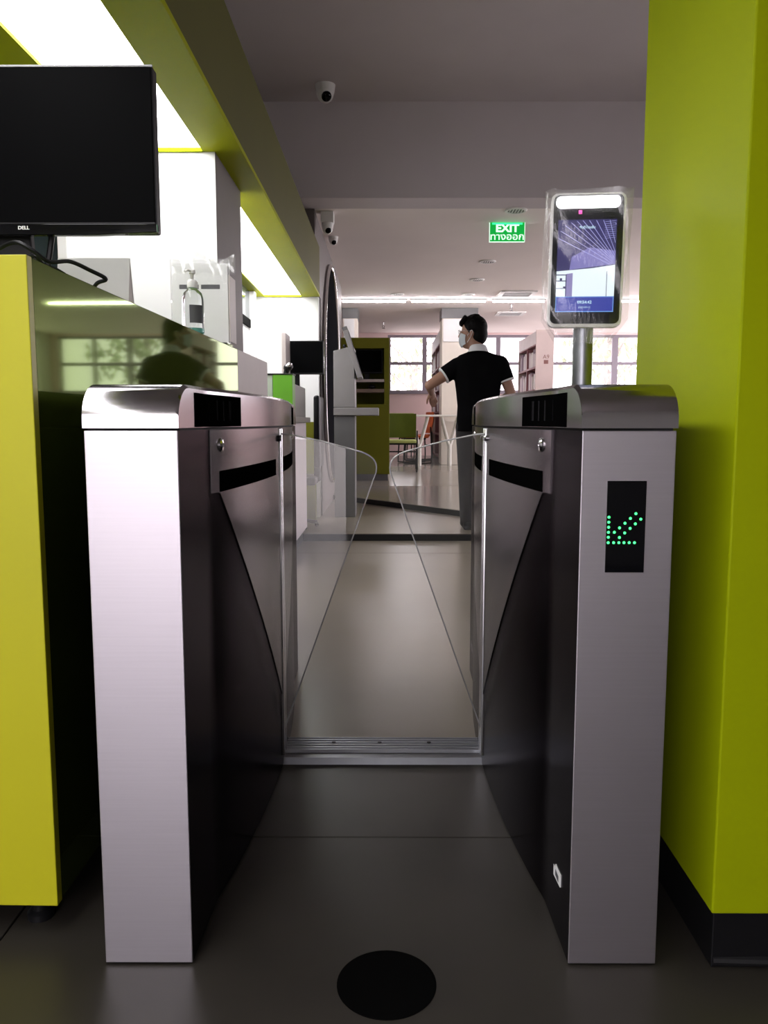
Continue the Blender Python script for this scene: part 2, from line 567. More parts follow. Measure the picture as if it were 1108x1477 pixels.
for k, (ya, yb, za, zb_) in enumerate(RW):
    w = thing('window_%d' % (6 + k), '', '', (X_R + 0.07, (ya + yb) / 2, za))  # frames of the added right-wall windows
    del w['label']; del w['category']
    w['kind'] = 'structure'
    nn = max(2, int(round((yb - ya) / 1.1)))
    for i in range(nn + 1):
        y = ya + (yb - ya) * i / nn
        MB().box(X_R + 0.05, X_R + 0.11, y - 0.04, y + 0.04, za, zb_).build('mullion', 'frame_dark', w)
    MB().box(X_R + 0.05, X_R + 0.11, ya, yb, za, za + 0.06).build('window_sill', 'frame_dark', w)
    MB().box(X_R + 0.05, X_R + 0.11, ya, yb, zb_ - 0.06, zb_).build('head_rail', 'frame_dark', w)
# entrance wall behind the camera, with the open doorway
mb = MB()
mb.box(X_L, -2.05, -2.75, -2.6, -0.02, Z_HI)
mb.box(-0.35, X_R, -2.75, -2.6, -0.02, Z_HI)
mb.box(-2.05, -0.35, -2.75, -2.6, 2.6, Z_HI)
struct(mb.build('wall_entrance', 'white_wall'))

# far wall with the windows
WX = [(0.02, 2.98), (3.12, 6.05)]
Z_W0, Z_W1 = 1.49, 2.66
mb = MB()
mb.box(X_L, X_R, Y_FAR, Y_FAR + 0.2, 0.0, Z_W0)
mb.box(X_L, WX[0][0], Y_FAR, Y_FAR + 0.2, Z_W0, Z_LO)
mb.box(WX[0][1], WX[1][0], Y_FAR, Y_FAR + 0.2, Z_W0, Z_LO)
mb.box(WX[1][1], X_R, Y_FAR, Y_FAR + 0.2, Z_W0, Z_LO)
mb.box(WX[0][0], WX[1][1], Y_FAR, Y_FAR + 0.2, Z_W1, Z_LO)
struct(mb.build('wall_far', 'pink_wall'))
wn = 0
for k, (x0, x1) in enumerate(WX):
    w = thing('window_%d' % (k + 1), '', '', (0.5 * (x0 + x1), Y_FAR + 0.08, Z_W0))
    del w['label']; del w['category']
    w['kind'] = 'structure'
    MB().box(x0, x1, Y_FAR - 0.08, Y_FAR + 0.12, Z_W0, Z_W0 + 0.07, 0.004).build('window_sill', 'frame_dark', w)
    MB().box(x0, x1, Y_FAR + 0.05, Y_FAR + 0.12, Z_W1 - 0.05, Z_W1).build('head_rail', 'frame_dark', w)
    n = 4
    xs = [x0 + (x1 - x0) * i / n for i in range(n + 1)]
    for i, x in enumerate(xs):
        wd = 0.045 if i % 2 else 0.06
        MB().box(x - wd, x + wd, Y_FAR + 0.05, Y_FAR + 0.12, Z_W0 + 0.07, Z_W1 - 0.05, 0.003).build('mullion', 'frame_dark', w)
    for i in range(n):
        MB().box(xs[i] + 0.045, xs[i + 1] - 0.045, Y_FAR + 0.06, Y_FAR + 0.11, 2.07, 2.13, 0.003).build('transom', 'frame_dark', w)
        for z0, z1 in ((Z_W0 + 0.07, 2.07), (2.13, Z_W1 - 0.05)):
            MB().box(xs[i] + 0.06, xs[i + 1] - 0.06, Y_FAR + 0.082, Y_FAR + 0.088, z0, z1).build('pane', 'window_glass', w)

# ground and greenery outside the windows
struct(MB().box(-30, 40, Y_FAR + 0.2, 60, -0.5, -0.3).build('ground_outside', 'pavement'))
def tree(x, y, label, seed):
    T = thing('tree', label, 'tree', (x, y, -0.3), 'trees outside the library windows')
    rnd = random.Random(seed)
    MB().tube(bez([(x, y, -0.3), (x + 0.06, y, 1.0), (x - 0.05, y, 2.2), (x + 0.05, y, 3.2)], 5), 0.09, 8).build('trunk', 'bark', T, smooth=True)
    for k in range(4):
        a = rnd.uniform(0, 6.28)
        MB().tube(bez([(x, y, 1.4 + 0.35 * k), (x + 0.6 * math.cos(a), y + 0.6 * math.sin(a), 1.9 + 0.35 * k), (x + 1.2 * math.cos(a), y + 1.2 * math.sin(a), 2.3 + 0.35 * k)], 4), 0.03, 6).build('branch', 'bark', T, smooth=True)
    t = bmesh.new()
    for k in range(330):
        d = Vector((rnd.gauss(0, 1), rnd.gauss(0, 1), rnd.gauss(0, 0.8))).normalized() * (rnd.random() ** 0.4)
        c = Vector((x + d.x * 1.5, y + d.y * 1.3, 2.8 + d.z * 1.5))
        q = Vector((rnd.gauss(0, 1), rnd.gauss(0, 1), rnd.gauss(0, 1))).to_track_quat('Z', 'Y')
        w, h = 0.05 + 0.04 * rnd.random(), 0.10 + 0.06 * rnd.random()
        t.faces.new([t.verts.new(c + q @ Vector(p)) for p in ((0, -h, 0), (w, 0, 0.02), (0, h, 0), (-w, 0, 0.02))])
    mbx = MB()
    mbx._join(t)
    f = mbx.build('foliage', 'leaf', T)
    f['kind'] = 'stuff'
tree(5.6, 20.5, 'leafy tree outside the windows behind the silver terminal pole', 1)
tree(0.9, 25.0, 'leafy tree outside the windows above the reading table', 3)
struct(MB().box(-30, 30, -40, -2.75, -0.3, -0.02).build('ground_entrance', 'pavement'))

# white partition column behind the counter
pc = MB().box(-1.34, -0.715, 3.47, 4.05, 0.0, 2.045).build('wall_partition', 'white_wall')
struct(pc)
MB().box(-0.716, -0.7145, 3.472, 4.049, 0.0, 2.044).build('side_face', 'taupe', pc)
MB().box(-1.36, -1.32, 3.40, 3.47, 0.0, 2.045, 0.003).build('edge_trim', 'white_plastic', pc)
# dark glazing left of it, and the office walls further back
w3 = MB().box(X_L, -1.36, 3.56, 3.60, 0.0, 2.045).build('window_3', 'dark_glass')
struct(w3)
wl = MB().box(-1.32, -1.18, 4.06, 7.35, 0.0, 2.045).build('wall_office', 'white_wall')
struct(wl)
w4 = MB().box(-1.185, -1.172, 5.9, 6.98, 1.80, 2.04, 0.002).build('window_4', 'dark_glass')
struct(w4)
ORG[w4.name] = Vector(w4.location)
MB().box(-1.19, -1.165, 5.88, 6.99, 1.73, 1.80, 0.002).build('window_frame', 'matte_black', w4)
struct(MB().box(-1.20, -1.13, 7.00, 7.08, 0.0, 2.04, 0.004).build('trim_2', 'white_plastic'), 'white pipe casing in the office corner')
struct(MB().box(-1.32, -0.615, 7.35, 7.47, 0.0, 2.045).build('wall_back', 'white_wall'))
struct(MB().box(X_L, -1.32, 7.36, 7.46, 0.0, Z_LO).build('wall_infill', 'white_wall'))

# hanging soffit over the counter: yellow-green underside, olive side
ZS0, ZS1 = 2.045, 2.478
mb = MB()
LP = [(-1.094, -0.764, -0.9, 3.465), (-1.094, -0.764, 4.06, 7.33)]
xa, xb = -1.094, -0.764
t = 0.02
mb.box(xb, -0.602, -1.2, 7.35, ZS0, ZS0 + t)
mb.box(X_L, xa, -1.2, 7.35, ZS0, ZS0 + t)
mb.box(xa, xb, -1.2, -0.9, ZS0, ZS0 + t)
mb.box(xa, xb, 3.465, 4.06, ZS0, ZS0 + t)
mb.box(xa, xb, 7.33, 7.35, ZS0, ZS0 + t)
sf = mb.build('ceiling_soffit', 'lime_gloss')
struct(sf)
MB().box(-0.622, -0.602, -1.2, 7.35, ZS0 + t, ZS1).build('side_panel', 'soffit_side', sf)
MB().box(X_L, -0.622, -1.2, 7.35, ZS1 - 0.03, ZS1).build('top_panel', 'olive_panel', sf)
MB().box(X_L, -0.622, -1.22, -1.2, ZS0, ZS1).build('end_panel', 'olive_panel', sf)
for i, (x0, x1, y0, y1) in enumerate(LP):
    c = thing('ceiling_light_panel', ('long glowing light panel set in the green soffit above the black monitor',
              'glowing light panel set in the green soffit beyond the white partition')[i], 'ceiling light',
              ((x0 + x1) / 2, (y0 + y1) / 2, ZS0), 'light panels in the green soffit')
    MB().box(x0, x1, y0, y1, ZS0 + 0.012, ZS0 + 0.018).build('diffuser', 'lamp_panel', c)
    MB().box(x0, x1, y0, y1, ZS0 + 0.03, ZS0 + 0.10).build('housing', 'white_plastic', c)
    MB().box(x0, x1, y1 - 0.012, y1, ZS0 - 0.003, ZS0 + 0.012).build('frame_strip', 'lime', c)

# taupe portal wall with the big round dark window
XP = -0.602
pw = MB().prism([(6.93, 2.05), (6.93, Z_LO), (10.9, Z_LO), (10.9, 0.0), (7.48, 0.0), (7.48, 2.05)], 'x', XP - 0.14, XP - 0.004).build('wall_portal', 'taupe')
struct(pw)
w5 = thing('window_5', '', '', (XP, 8.75, 0.3))
del w5['label']; del w5['category']
w5['kind'] = 'structure'
cy, cz, rr = 8.75, 1.42, 1.13
ring = lambda r, n=72: [(cy + r * math.cos(2 * math.pi * i / n), cz + r * math.sin(2 * math.pi * i / n)) for i in range(n)]
MB().prism(ring(rr - 0.03), 'x', XP + 0.002, XP + 0.014).build('glass', 'mirror_dark', w5)
MB().tube([(XP + 0.015, p[0], p[1]) for p in ring(rr)], 0.022, 12, closed=True).build('rim', 'chrome', w5, smooth=True)

# columns in the reading area
for i, (x0, x1) in enumerate(((-0.69, -0.46), (0.865, 1.42))):
    c = MB().box(x0, x1, 12.8, 13.3, S3, Z_LO, 0.006).build('wall_column', 'cream_column')
    struct(c)
    MB().box(x0 - 0.01, x1 + 0.01, 12.79, 13.31, Z_LO - 0.16, Z_LO, 0.003).build('capital', 'kiosk_dark', c)
    MB().box(x0 + 0.02, x1 - 0.05, 12.785, 12.80, Z_LO - 0.52, Z_LO - 0.17, 0.003).build('notice_board', 'white_wall', c)

# right-hand yellow-green pillar with black plinth
pl = MB().box(0.552, 1.35, 1.276, 1.80, 0.10, Z_HI, 0.003, 2).build('wall_pillar', 'lime')
struct(pl)
MB().box(0.556, 1.346, 1.28, 1.796, 0.0, 0.10, 0.002).build('plinth', 'black_plastic', pl)
MB().tube([(0.559, 1.283, 0.012), (0.75, 1.275, 0.012), (1.34, 1.275, 0.012)], 0.008, 8).build('floor_sealant', 'black_rubber', pl, smooth=True)

# aluminium threshold in the lane
tr = MB().prism([(2.095, 0.0), (2.105, 0.016), (2.135, 0.017), (2.14, 0.024), (2.228, 0.024), (2.236, 0.0)], 'x', -0.30, 0.28).build('trim_3', 'aluminium')
struct(tr, 'ribbed aluminium threshold strip across the lane')
ORG[tr.name] = Vector(tr.location)
for i in range(5):
    y = 2.150 + i * 0.017
    MB().box(-0.285, 0.265, y, y + 0.006, 0.0235, 0.0262, 0.0008, 1).build('rib', 'aluminium', tr)
for x in (-0.15, -0.02, 0.12):
    MB().lathe((x, 2.186, 0.0255), [(0.006, 0.0), (0.006, 0.0012), (0.003, 0.002)], 12).build('screw', 'black_plastic', tr)

# ------------------------------------------------------------------ turnstiles
Y0, Y1 = 1.286, 2.934
LX = -0.011
HALF0, HALF1 = 0.323, 0.271
def inner(y, ext=0.0):
    """distance of the lane-side skin from the lane centre"""
    a, b = Y0 + 0.19, Y1 - 0.19
    if y <= a or y >= b:
        return HALF0 - 0.004 * min(1.0, max(0.0, (min(y - Y0, Y1 - y)) / 0.19)) - ext
    s = (y - a) / (b - a)
    return HALF0 - 0.004 - (HALF0 - HALF1 - 0.004) * math.sin(math.pi * s) ** 0.8 - ext
OUT = HALF0 + 0.150
ZB = 0.916

def turnstile(s, label):
    """s = -1 cabinet on the counter side, +1 on the pillar side"""
    X = lambda d: LX + s * d
    T = thing('turnstile_gate', label, 'turnstile', (X((OUT + HALF0) / 2), (Y0 + Y1) / 2, 0.0), 'turnstile cabinets')
    ys = [Y0 + (Y1 - Y0) * i / 64 for i in range(65)]
    # body: lane-side skin, outer side, ends
    mb = MB()
    t = bmesh.new()
    zs = (0.0, 0.005, ZB)
    rows = []
    ring = [(X(OUT), Y0), ] + [(X(inner(y)), y) for y in ys] + [(X(OUT), Y1)]
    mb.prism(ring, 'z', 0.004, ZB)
    mb.build('body', 'steel_reflect_dark', T, smooth=True)
    # front and rear face plates
    for (ya, yb, nm) in ((Y0 - 0.003, Y0, 'front_panel'), (Y1, Y1 + 0.003, 'rear_panel')):
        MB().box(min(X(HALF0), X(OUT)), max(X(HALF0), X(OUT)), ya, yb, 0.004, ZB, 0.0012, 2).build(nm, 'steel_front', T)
    MB().prism([(X(OUT - 0.01), Y0 + 0.004)] + [(X(inner(y) + 0.006), y) for y in ys[1:-1]] + [(X(OUT - 0.01), Y1 - 0.004)], 'z', 0.0, 0.004).build('foot_plate', 'black_rubber', T)
    MB().prism([(X(OUT - 0.004), Y0 + 0.003)] + [(X(inner(y) + 0.004), y) for y in ys[1:-1]] + [(X(OUT - 0.004), Y1 - 0.003)], 'z', ZB, ZB + 0.004).build('seam', 'seam_black', T)
    # lid: rounded nose at both ends, lane side follows the bulge
    zb, zt, rn = ZB + 0.004, 0.992, 0.066
    prof = [(Y0 - 0.004, zb), (Y0 - 0.004, zb + 0.012)]
    for i in range(1, 13):
        a = math.pi / 2 * i / 12
        prof.append((Y0 - 0.004 + rn * (1 - math.cos(a)), zb + 0.012 + (zt - zb - 0.012) * math.sin(a)))
    mid = [(y, zt) for y in ys if Y0 + rn < y < Y1 - rn]
    back = [(Y0 + Y1 - p[0], p[1]) for p in prof[::-1]]
    P = prof + mid + back
    t = bmesh.new()
    A = [t.verts.new((X(OUT + 0.002), y, z)) for y, z in P]
    e = 0.006
    B0 = [t.verts.new((X(inner(min(max(y, Y0), Y1), 0.002) + e * (1 if z > zb + 0.02 else 0)), y, z)) for y, z in P]
    C = [t.verts.new((X(inner(min(max(y, Y0), Y1), 0.002)), y, max(zb, z - e) if z > zb + 0.02 else z)) for y, z in P]
    G = [t.verts.new((X(inner(min(max(y, Y0), Y1), 0.002)), y, zb)) for y, z in P]
    H = [t.verts.new((X(OUT + 0.002), y, zb)) for y, z in P]
    for i in range(len(P) - 1):
        for U, V in ((A, B0), (B0, C), (C, G), (G, H), (H, A)):
            try:
                t.faces.new((U[i], U[i + 1], V[i + 1], V[i]))
            except ValueError:
                pass
    bmesh.ops.remove_doubles(t, verts=t.verts, dist=0.0002)
    bmesh.ops.dissolve_degenerate(t, dist=0.0001, edges=t.edges)
    bmesh.ops.recalc_face_normals(t, faces=t.faces)
    mb = MB()
    mb._join(t)
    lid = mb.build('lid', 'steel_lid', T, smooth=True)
    # black glass sensor windows in the lid
    for (ya, yb) in ((1.385, 1.665), (Y1 + Y0 - 1.665, Y1 + Y0 - 1.385)):
        yy = [ya + (yb - ya) * i / 8 for i in range(9)]
        mb = MB()
        mb.prism([(X(inner(y, 0.0035)), y) for y in yy] + [(X(inner(y, -0.004)), y) for y in yy[::-1]], 'z', zb + 0.001, zt - 0.012)
        wdw = mb.build('sensor_window', 'sensor_black', lid)
    for k, (yy0, wdt) in enumerate(((1.475, 0.008), (1.515, 0.008), (1.55, 0.008), (1.585, 0.02))):
        mb = MB()
        mb.cyl((X(inner(yy0) - 0.0036), yy0, zb + 0.012), (X(inner(yy0) - 0.0036), yy0, zt - 0.022), 0.0022 if k < 3 else 0.004, n=8)
        mb.build('sensor_rib', 'black_glass', lid)
    # V-shaped cover plate above the wing pocket, black slot, lock and hinge
    ym = (Y0 + Y1) / 2
    def skin_panel(edge, off, n=36):
        """strip on the lane skin between lower(y) and upper(y)"""
        (ya, yb, lo, hi) = edge
        mbx = MB()
        yy = [ya + (yb - ya) * i / n for i in range(n + 1)]
        tt = bmesh.new()
        F, Bk = [], []
        for y in yy:
            for L, o in ((F, off), (Bk, -0.003)):
                L.append((tt.verts.new((X(inner(y, o)), y, lo(y))), tt.verts.new((X(inner(y, o)), y, hi(y)))))
        for i in range(n):
            tt.faces.new((F[i][0], F[i + 1][0], F[i + 1][1], F[i][1]))
            tt.faces.new((Bk[i][0], Bk[i + 1][0], Bk[i + 1][1], Bk[i][1]))
            for q in (0, 1):
                tt.faces.new((F[i][q], F[i + 1][q], Bk[i + 1][q], Bk[i][q]))
        for i in (0, n):
            try:
                tt.faces.new((F[i][0], F[i][1], Bk[i][1], Bk[i][0]))
            except ValueError:
                pass
        bmesh.ops.recalc_face_normals(tt, faces=tt.faces)
        mbx._join(tt)
        return mbx
    for sg in (0, 1):
        ya, yb = (1.525, ym - 0.03) if sg == 0 else (ym + 0.03, Y0 + Y1 - 1.525)
        lo = (lambda y, ya=ya, yb=yb, sg=sg: 0.795 - 0.59 * (((y - ya) if sg == 0 else (yb - y)) / (yb - ya)))
        skin_panel((ya, yb, lo, lambda y: 0.797), 0.0026).build('wing_cover', 'steel', T, smooth=True)
        skin_panel((ya, yb - 0.06 if sg == 0 else yb, lambda y: 0.797, lambda y: 0.837), 0.0034, 12).build('slot', 'sensor_black', T)
        skin_panel((ya - (0.04 if sg == 0 else 0), yb + (0 if sg == 0 else 0.04), lambda y: 0.7975, lambda y: ZB - 0.001), 0.0024, 20).build('upper_cover', 'steel', T, smooth=True)
    for yk in (1.535, Y0 + Y1 - 1.535):
        lk = MB()
        xk = X(inner(yk))
        lk.lathe((xk, yk, 0.886), [(0.0135, -0.002), (0.0135, 0.004), (0.011, 0.007), (0.0045, 0.008), (0.004, 0.006)], 20,
                 mtx=Matrix.Rotation(R(-90) * s, 3, 'Y'))
        lk.build('lock', 'chrome', T, smooth=True)
    hp = MB()
    hp.box(min(X(HALF1 - 0.006), X(HALF1 + 0.01)), max(X(HALF1 - 0.006), X(HALF1 + 0.01)), ym - 0.026, ym - 0.008, 0.03, ZB - 0.002, 0.003)
    hp.box(min(X(HALF1 - 0.006), X(HALF1 + 0.01)), max(X(HALF1 - 0.006), X(HALF1 + 0.01)), ym + 0.008, ym + 0.026, 0.03, ZB - 0.002, 0.003)
    hp.build('wing_guide', 'chrome', T, smooth=True)
    MB().box(min(X(HALF1 - 0.002), X(HALF1 + 0.01)), max(X(HALF1 - 0.002), X(HALF1 + 0.01)), ym - 0.008, ym + 0.008, 0.03, ZB - 0.004).build('wing_slot', 'seam_black', T)
    for dy in (-0.045, -0.032):
        MB().lathe((X(inner(ym + dy, 0.004)), ym + dy, 0.888), [(0.008, -0.002), (0.008, 0.003), (0.005, 0.006)], 14,
                   mtx=Matrix.Rotation(R(-90) * s, 3, 'Y')).build('hinge_screw', 'black_plastic' if s < 0 else 'chrome', T, smooth=True)
    # clear acrylic wing
    W0 = HALF1 + 0.004
    tipd = 0.013 if s < 0 else 0.016
    pts = [(W0, 0.075), (W0, 0.900), (HALF1 - 0.03, 0.897)]
    p0, p1, p2 = Vector((0.072, 0.856)), Vector((tipd - 0.004, 0.842)), Vector((tipd + 0.004, 0.800))
    pts += [(0.16, 0.880)]
    for i in range(9):
        u = i / 8
        pts.append(tuple((1 - u) ** 2 * p0 + 2 * u * (1 - u) * p1 + u * u * p2))
    pts += [(W0 - 0.004, 0.09)]
    wing = [(X(p[0]), p[1]) for p in pts]
    MB().prism(wing, 'y', ym - 0.005, ym + 0.005, 0.0012, 1).build('wing', 'acrylic', T)
    op = wing[1:]
    MB().tube([(p[0], ym - 0.0054, p[1]) for p in op], 0.0021, 6).build('wing_edge', 'milky_edge', T, smooth=True)
    MB().tube([(p[0], ym + 0.0054, p[1]) for p in op], 0.0021, 6).build('wing_edge', 'milky_edge', T, smooth=True)
    return T, X

TL, XLf = turnstile(-1, 'brushed steel turnstile cabinet standing along the green counter, plain bright front')
TR, XRf = turnstile(1, 'brushed steel turnstile cabinet with green arrow display beside the yellow-green pillar')
# arrow display on the pillar-side cabinet
yf = Y0 - 0.003
dsp = MB().box(0.354, 0.417, yf - 0.0015, yf + 0.001, 0.687, 0.836, 0.0005, 1).build('arrow_display', 'black_glass', TR)
led = None
cols = [0.066 + 0.134 * i for i in range(7)]
dots = [(0.06, y) for y in (597, 663, 730, 797, 863)]
dots += [(x, 935) for x in (0.06, 0.20, 0.335, 0.465, 0.60, 0.735)]
dots += [(0.745, 550), (0.61, 613), (0.475, 677), (0.34, 738), (0.21, 797), (0.875, 623), (0.74, 685), (0.61, 745), (0.475, 806), (0.345, 866)]
for (fx, py) in dots:
    x = 0.354 + 0.063 * fx
    z = 0.836 - 0.149 * (py - 120) / 1215.0
    if led is None:
        led = MB().lathe((0, 0, 0), [(0.0023, 0.0), (0.0019, 0.0008), (0.0008, 0.0014)], 10, mtx=Matrix.Rotation(R(90), 3, 'X')).build('led', 'led_green', dsp, local=True)
        l = led
    else:
        l = led.copy()
        COL.objects.link(l)
        l.parent = dsp
    l.location = Vector((x, yf - 0.0016, z)) - ORG[dsp.name]
# torn barcode sticker near the foot of the pillar-side cabinet
stk = MB()
stk.prism([(1.345, 0.105), (1.40, 0.098), (1.40, 0.118), (1.388, 0.119), (1.384, 0.127), (1.372, 0.126), (1.345, 0.128)], 'x', XRf(inner(1.37)) - 0.0015, XRf(inner(1.37)) + 0.001)
st = stk.build('sticker', 'paper', TR)
MB().box(XRf(inner(1.37)) - 0.002, XRf(inner(1.37)) - 0.0014, 1.358, 1.382, 0.107, 0.118).build('print', 'print_dark', st)

# ------------------------------------------------------------------ face-scan terminal on the pillar-side cabinet
TY = 1.66
tx = 0.404
ft = thing('face_scan_terminal', 'upright face-scan tablet on a silver pole, lit screen and bright light bar', 'terminal', (tx, TY, 0.992))
MB().lathe((tx, TY + 0.02, 0.992), [(0.036, 0.0), (0.036, 0.006), (0.028, 0.010), (0.022, 0.012)], 28).build('base_flange', 'aluminium', ft, smooth=True)
MB().lathe((tx, TY + 0.02, 1.0), [(0.0205, 0.0), (0.0205, 0.15), (0.016, 0.17)], 28).build('pole', 'aluminium', ft, smooth=True)
MB().box(tx - 0.018, tx + 0.018, TY + 0.010, TY + 0.034, 1.10, 1.20, 0.006).build('mount', 'grey_plastic', ft)
SB, ST = 1.120, 1.382       # tablet bottom / top
SX0, SX1 = 0.328, 0.474
def rrect(x0, x1, z0, z1, r, n=6):
    out = []
    for cx, cz_, a0 in ((x1 - r, z1 - r, 0), (x0 + r, z1 - r, 90), (x0 + r, z0 + r, 180), (x1 - r, z0 + r, 270)):
        for i in range(n + 1):
            a = R(a0 + 90 * i / n)
            out.append((cx + r * math.cos(a), cz_ + r * math.sin(a)))
    return out
TROT = Matrix.Translation((tx, TY, 1.25)) @ Matrix.Rotation(R(-8), 4, 'Z') @ Matrix.Rotation(R(0.8), 4, 'Y') @ Matrix.Translation((-tx, -TY, -1.25))
MB().prism(rrect(SX0, SX1, SB, ST, 0.014), 'y', TY - 0.010, TY + 0.012, 0.002, 2, mtx=TROT).build('housing', 'white_plastic', ft, smooth=True)
gl = MB().prism(rrect(SX0 + 0.005, SX1 - 0.005, SB + 0.007, ST - 0.004, 0.011), 'y', TY - 0.0115, TY - 0.009, mtx=TROT).build('screen_glass', 'black_glass', ft)
MB().prism(rrect(SX0 + 0.010, SX1 - 0.012, ST - 0.030, ST - 0.007, 0.010), 'y', TY - 0.0125, TY - 0.011, mtx=TROT).build('light_bar', 'scan_light', ft)
def scr(name, pts, m, d):
    return MB().prism(pts, 'y', TY - 0.0116 - d, TY - 0.0115, mtx=TROT).build(name, m, gl)
ux0, ux1, uz0, uz1 = SX0 + 0.015, SX1 - 0.017, SB + 0.030, ST - 0.052
H_ = uz1 - uz0
def sp(fx, fz):
    return (ux0 + (ux1 - ux0) * fx, uz0 + H_ * fz)
scr('picture', [sp(0, 0), sp(1, 0), sp(1, 1), sp(0, 1)], 'scr_blue', 0.0001)
scr('picture_glow', [sp(0.22, 0.46), sp(1.0, 0.52), sp(1.0, 0.66), sp(0.55, 0.70), sp(0.25, 0.60)], 'scr_glow', 0.0002)
vx, vz = 1.10, 0.38
mbl = MB()
for i, (fx, fz) in enumerate(((0.02, 0.80), (0.05, 0.88), (0.12, 0.94), (0.22, 0.97), (0.32, 0.985), (0.42, 0.99), (0.53, 0.99), (0.65, 0.99), (0.77, 0.99), (0.88, 0.99), (0.98, 0.96))):
    ex, ez = vx + (fx - vx) * 0.16, vz + (fz - vz) * 0.30
    if ex > 0.985:
        k = (0.985 - fx) / (ex - fx)
        ex, ez = fx + (ex - fx) * k, fz + (ez - fz) * k
    a, b = Vector(sp(fx, fz)), Vector(sp(ex, ez))
    n = (b - a).normalized()
    n = Vector((-n.y, n.x)) * 0.00055
    mbl.prism([tuple(a - n), tuple(b - n * 0.7), tuple(b + n * 0.7), tuple(a + n)], 'y', TY - 0.0119, TY - 0.0115, mtx=TROT)
mbl.build('picture_rays', 'scr_line', gl)
mbh = MB()
for i in range(9):
    z = 0.97 - i * 0.022
    a, b = Vector(sp(0.80, z)), Vector(sp(0.985, z + 0.01))
    mbh.prism([tuple(a), tuple(b), (b.x, b.y + 0.0005), (a.x, a.y + 0.0005)], 'y', TY - 0.0119, TY - 0.0115, mtx=TROT)
mbh.build('picture_slats', 'scr_line', gl)
scr('picture_wall', [sp(0, 0.17), sp(1, 0.17), sp(1, 0.51), sp(0.6, 0.475), sp(0.0, 0.445)], 'scr_white', 0.0004)
scr('picture_pillar', [sp(0.17, 0.17), sp(0.28, 0.17), sp(0.28, 0.425), sp(0.17, 0.415)], 'scr_violet', 0.0005)
mbw = MB()
for (a, b, c, d) in ((0, 0.18, 0.40, 0.41), (0, 0.18, 0.335, 0.345), (0, 0.18, 0.255, 0.262), (0.16, 0.175, 0.17, 0.41), (0.86, 0.87, 0.17, 0.44), (0.06, 0.10, 0.345, 0.37), (0.12, 0.16, 0.262, 0.28)):
    scr('picture_bar', [sp(a, c), sp(b, c), sp(b, d), sp(a, d)], 'scr_blue', 0.0006)
scr('status_bar', [sp(0, 0.0), sp(1, 0.0), sp(1, 0.17), sp(0, 0.165)], 'scr_bar', 0.0006)
mbw = MB()
for (a, b, c, d) in ((0, 1, 0, 0.008), (0, 1, 0.162, 0.168), (0.0, 0.01, 0, 0.165), (0.985, 0.995, 0, 0.165)):
    mbw.prism([sp(a, c), sp(b, c), sp(b, d), sp(a, d)], 'y', TY - 0.0124, TY - 0.0115, mtx=TROT)
mbw.build('status_frame', 'scr_edge', gl)
def scr_text(body, size, fx, fz, bold=0.0):
    me = text_mesh(body, size, 0.0001, bold=bold)
    p = sp(fx, fz)
    me.transform(TROT @ Matrix.Translation((p[0], TY - 0.0126, p[1])) @ Matrix.Rotation(R(90), 4, 'X'))
    me.transform(Matrix.Translation(-ORG[gl.name]))
    return link('lettering', me, 'scr_text', gl, Vector((0, 0, 0)))
scr_text('09:54:42', 0.0082, 0.50, 0.105, 0.0002)
scr_text('2022-09-15', 0.0052, 0.50, 0.05)
scr_text('ยินดีต้อนรับ', 0.0066, 0.50, 0.915, 0.0002)
scr('infrared_led', [sp(0.34, 1.06), sp(0.40, 1.06), sp(0.40, 1.10), sp(0.34, 1.10)], 'led_red', 0.0003)

# loose clear bag over the tablet
bgm = MB()
rows = []
for j in range(26):
    f = j / 25
    z = 1.088 + (ST + 0.006 - 1.088) * f
    wsc = 1.0 if f > 0.16 else 0.62 + 0.38 * (f / 0.16)
    row = []
    N = 48
    for i in range(N + 1):
        a = 2 * math.pi * (i % N) / N
        ca, sa = math.cos(a), math.sin(a)
        ex = 0.40
        px = math.copysign(abs(ca) ** ex, ca) * (0.083 + 0.004 * math.sin(7 * a + 9 * f)) * wsc
        py = math.copysign(abs(sa) ** ex, sa) * (0.021 + 0.003 * math.sin(5 * a + 13 * f)) * (0.8 + 0.2 * wsc)
        row.append(TROT @ Vector((0.401 + px, TY + 0.001 + py, z + 0.002 * math.sin(6 * a + 3 * f))))
    rows.append(row)
bgm.grid(rows)
tag(bgm.build('plastic_bag', 'plastic_film', smooth=True), 'loose clear plastic bag pulled over the face-scan tablet', 'bag')

# ------------------------------------------------------------------ black round floor marker
tag(MB().lathe((0.0, 1.238, 0.0), [(0.083, 0.0), (0.083, 0.0012), (0.081, 0.0016)], 56).build('floor_marker', 'matte_black'),
    'black round sticker on the dark lobby floor', 'marker')

# ------------------------------------------------------------------ green service counter
CA = math.atan(0.018)
CTOP = 1.205
sc = thing('service_counter', 'glossy green service counter, side darkened for shade, yellow front face', 'counter', (-0.596, 1.36, 0.0), rotz=-CA)
L1, L2 = 1.72, 2.40
MB().box(-0.75, -0.001, 0.02, L1, 0.06, CTOP - 0.001, 0.002).build('body', 'green_side_shade', sc, local=True)
MB().box(-0.75, 0.0, 0.0, 0.02, 0.058, CTOP, 0.0015).build('front_panel', 'lime_front', sc, local=True)
MB().box(-0.10, -0.001, L1 + 0.002, L2, 0.06, CTOP - 0.001, 0.002).build('end_panel', 'beige_panel', sc, local=True)
for (fx, fy) in ((-0.06, 0.06), (-0.68, 0.06), (-0.06, 1.2), (-0.68, 1.2), (-0.05, 2.34)):
    MB().lathe((fx, fy, 0.0), [(0.024, 0.0), (0.024, 0.012), (0.016, 0.018), (0.016, 0.062)], 18).build('foot', 'black_plastic', sc, smooth=True, local=True)

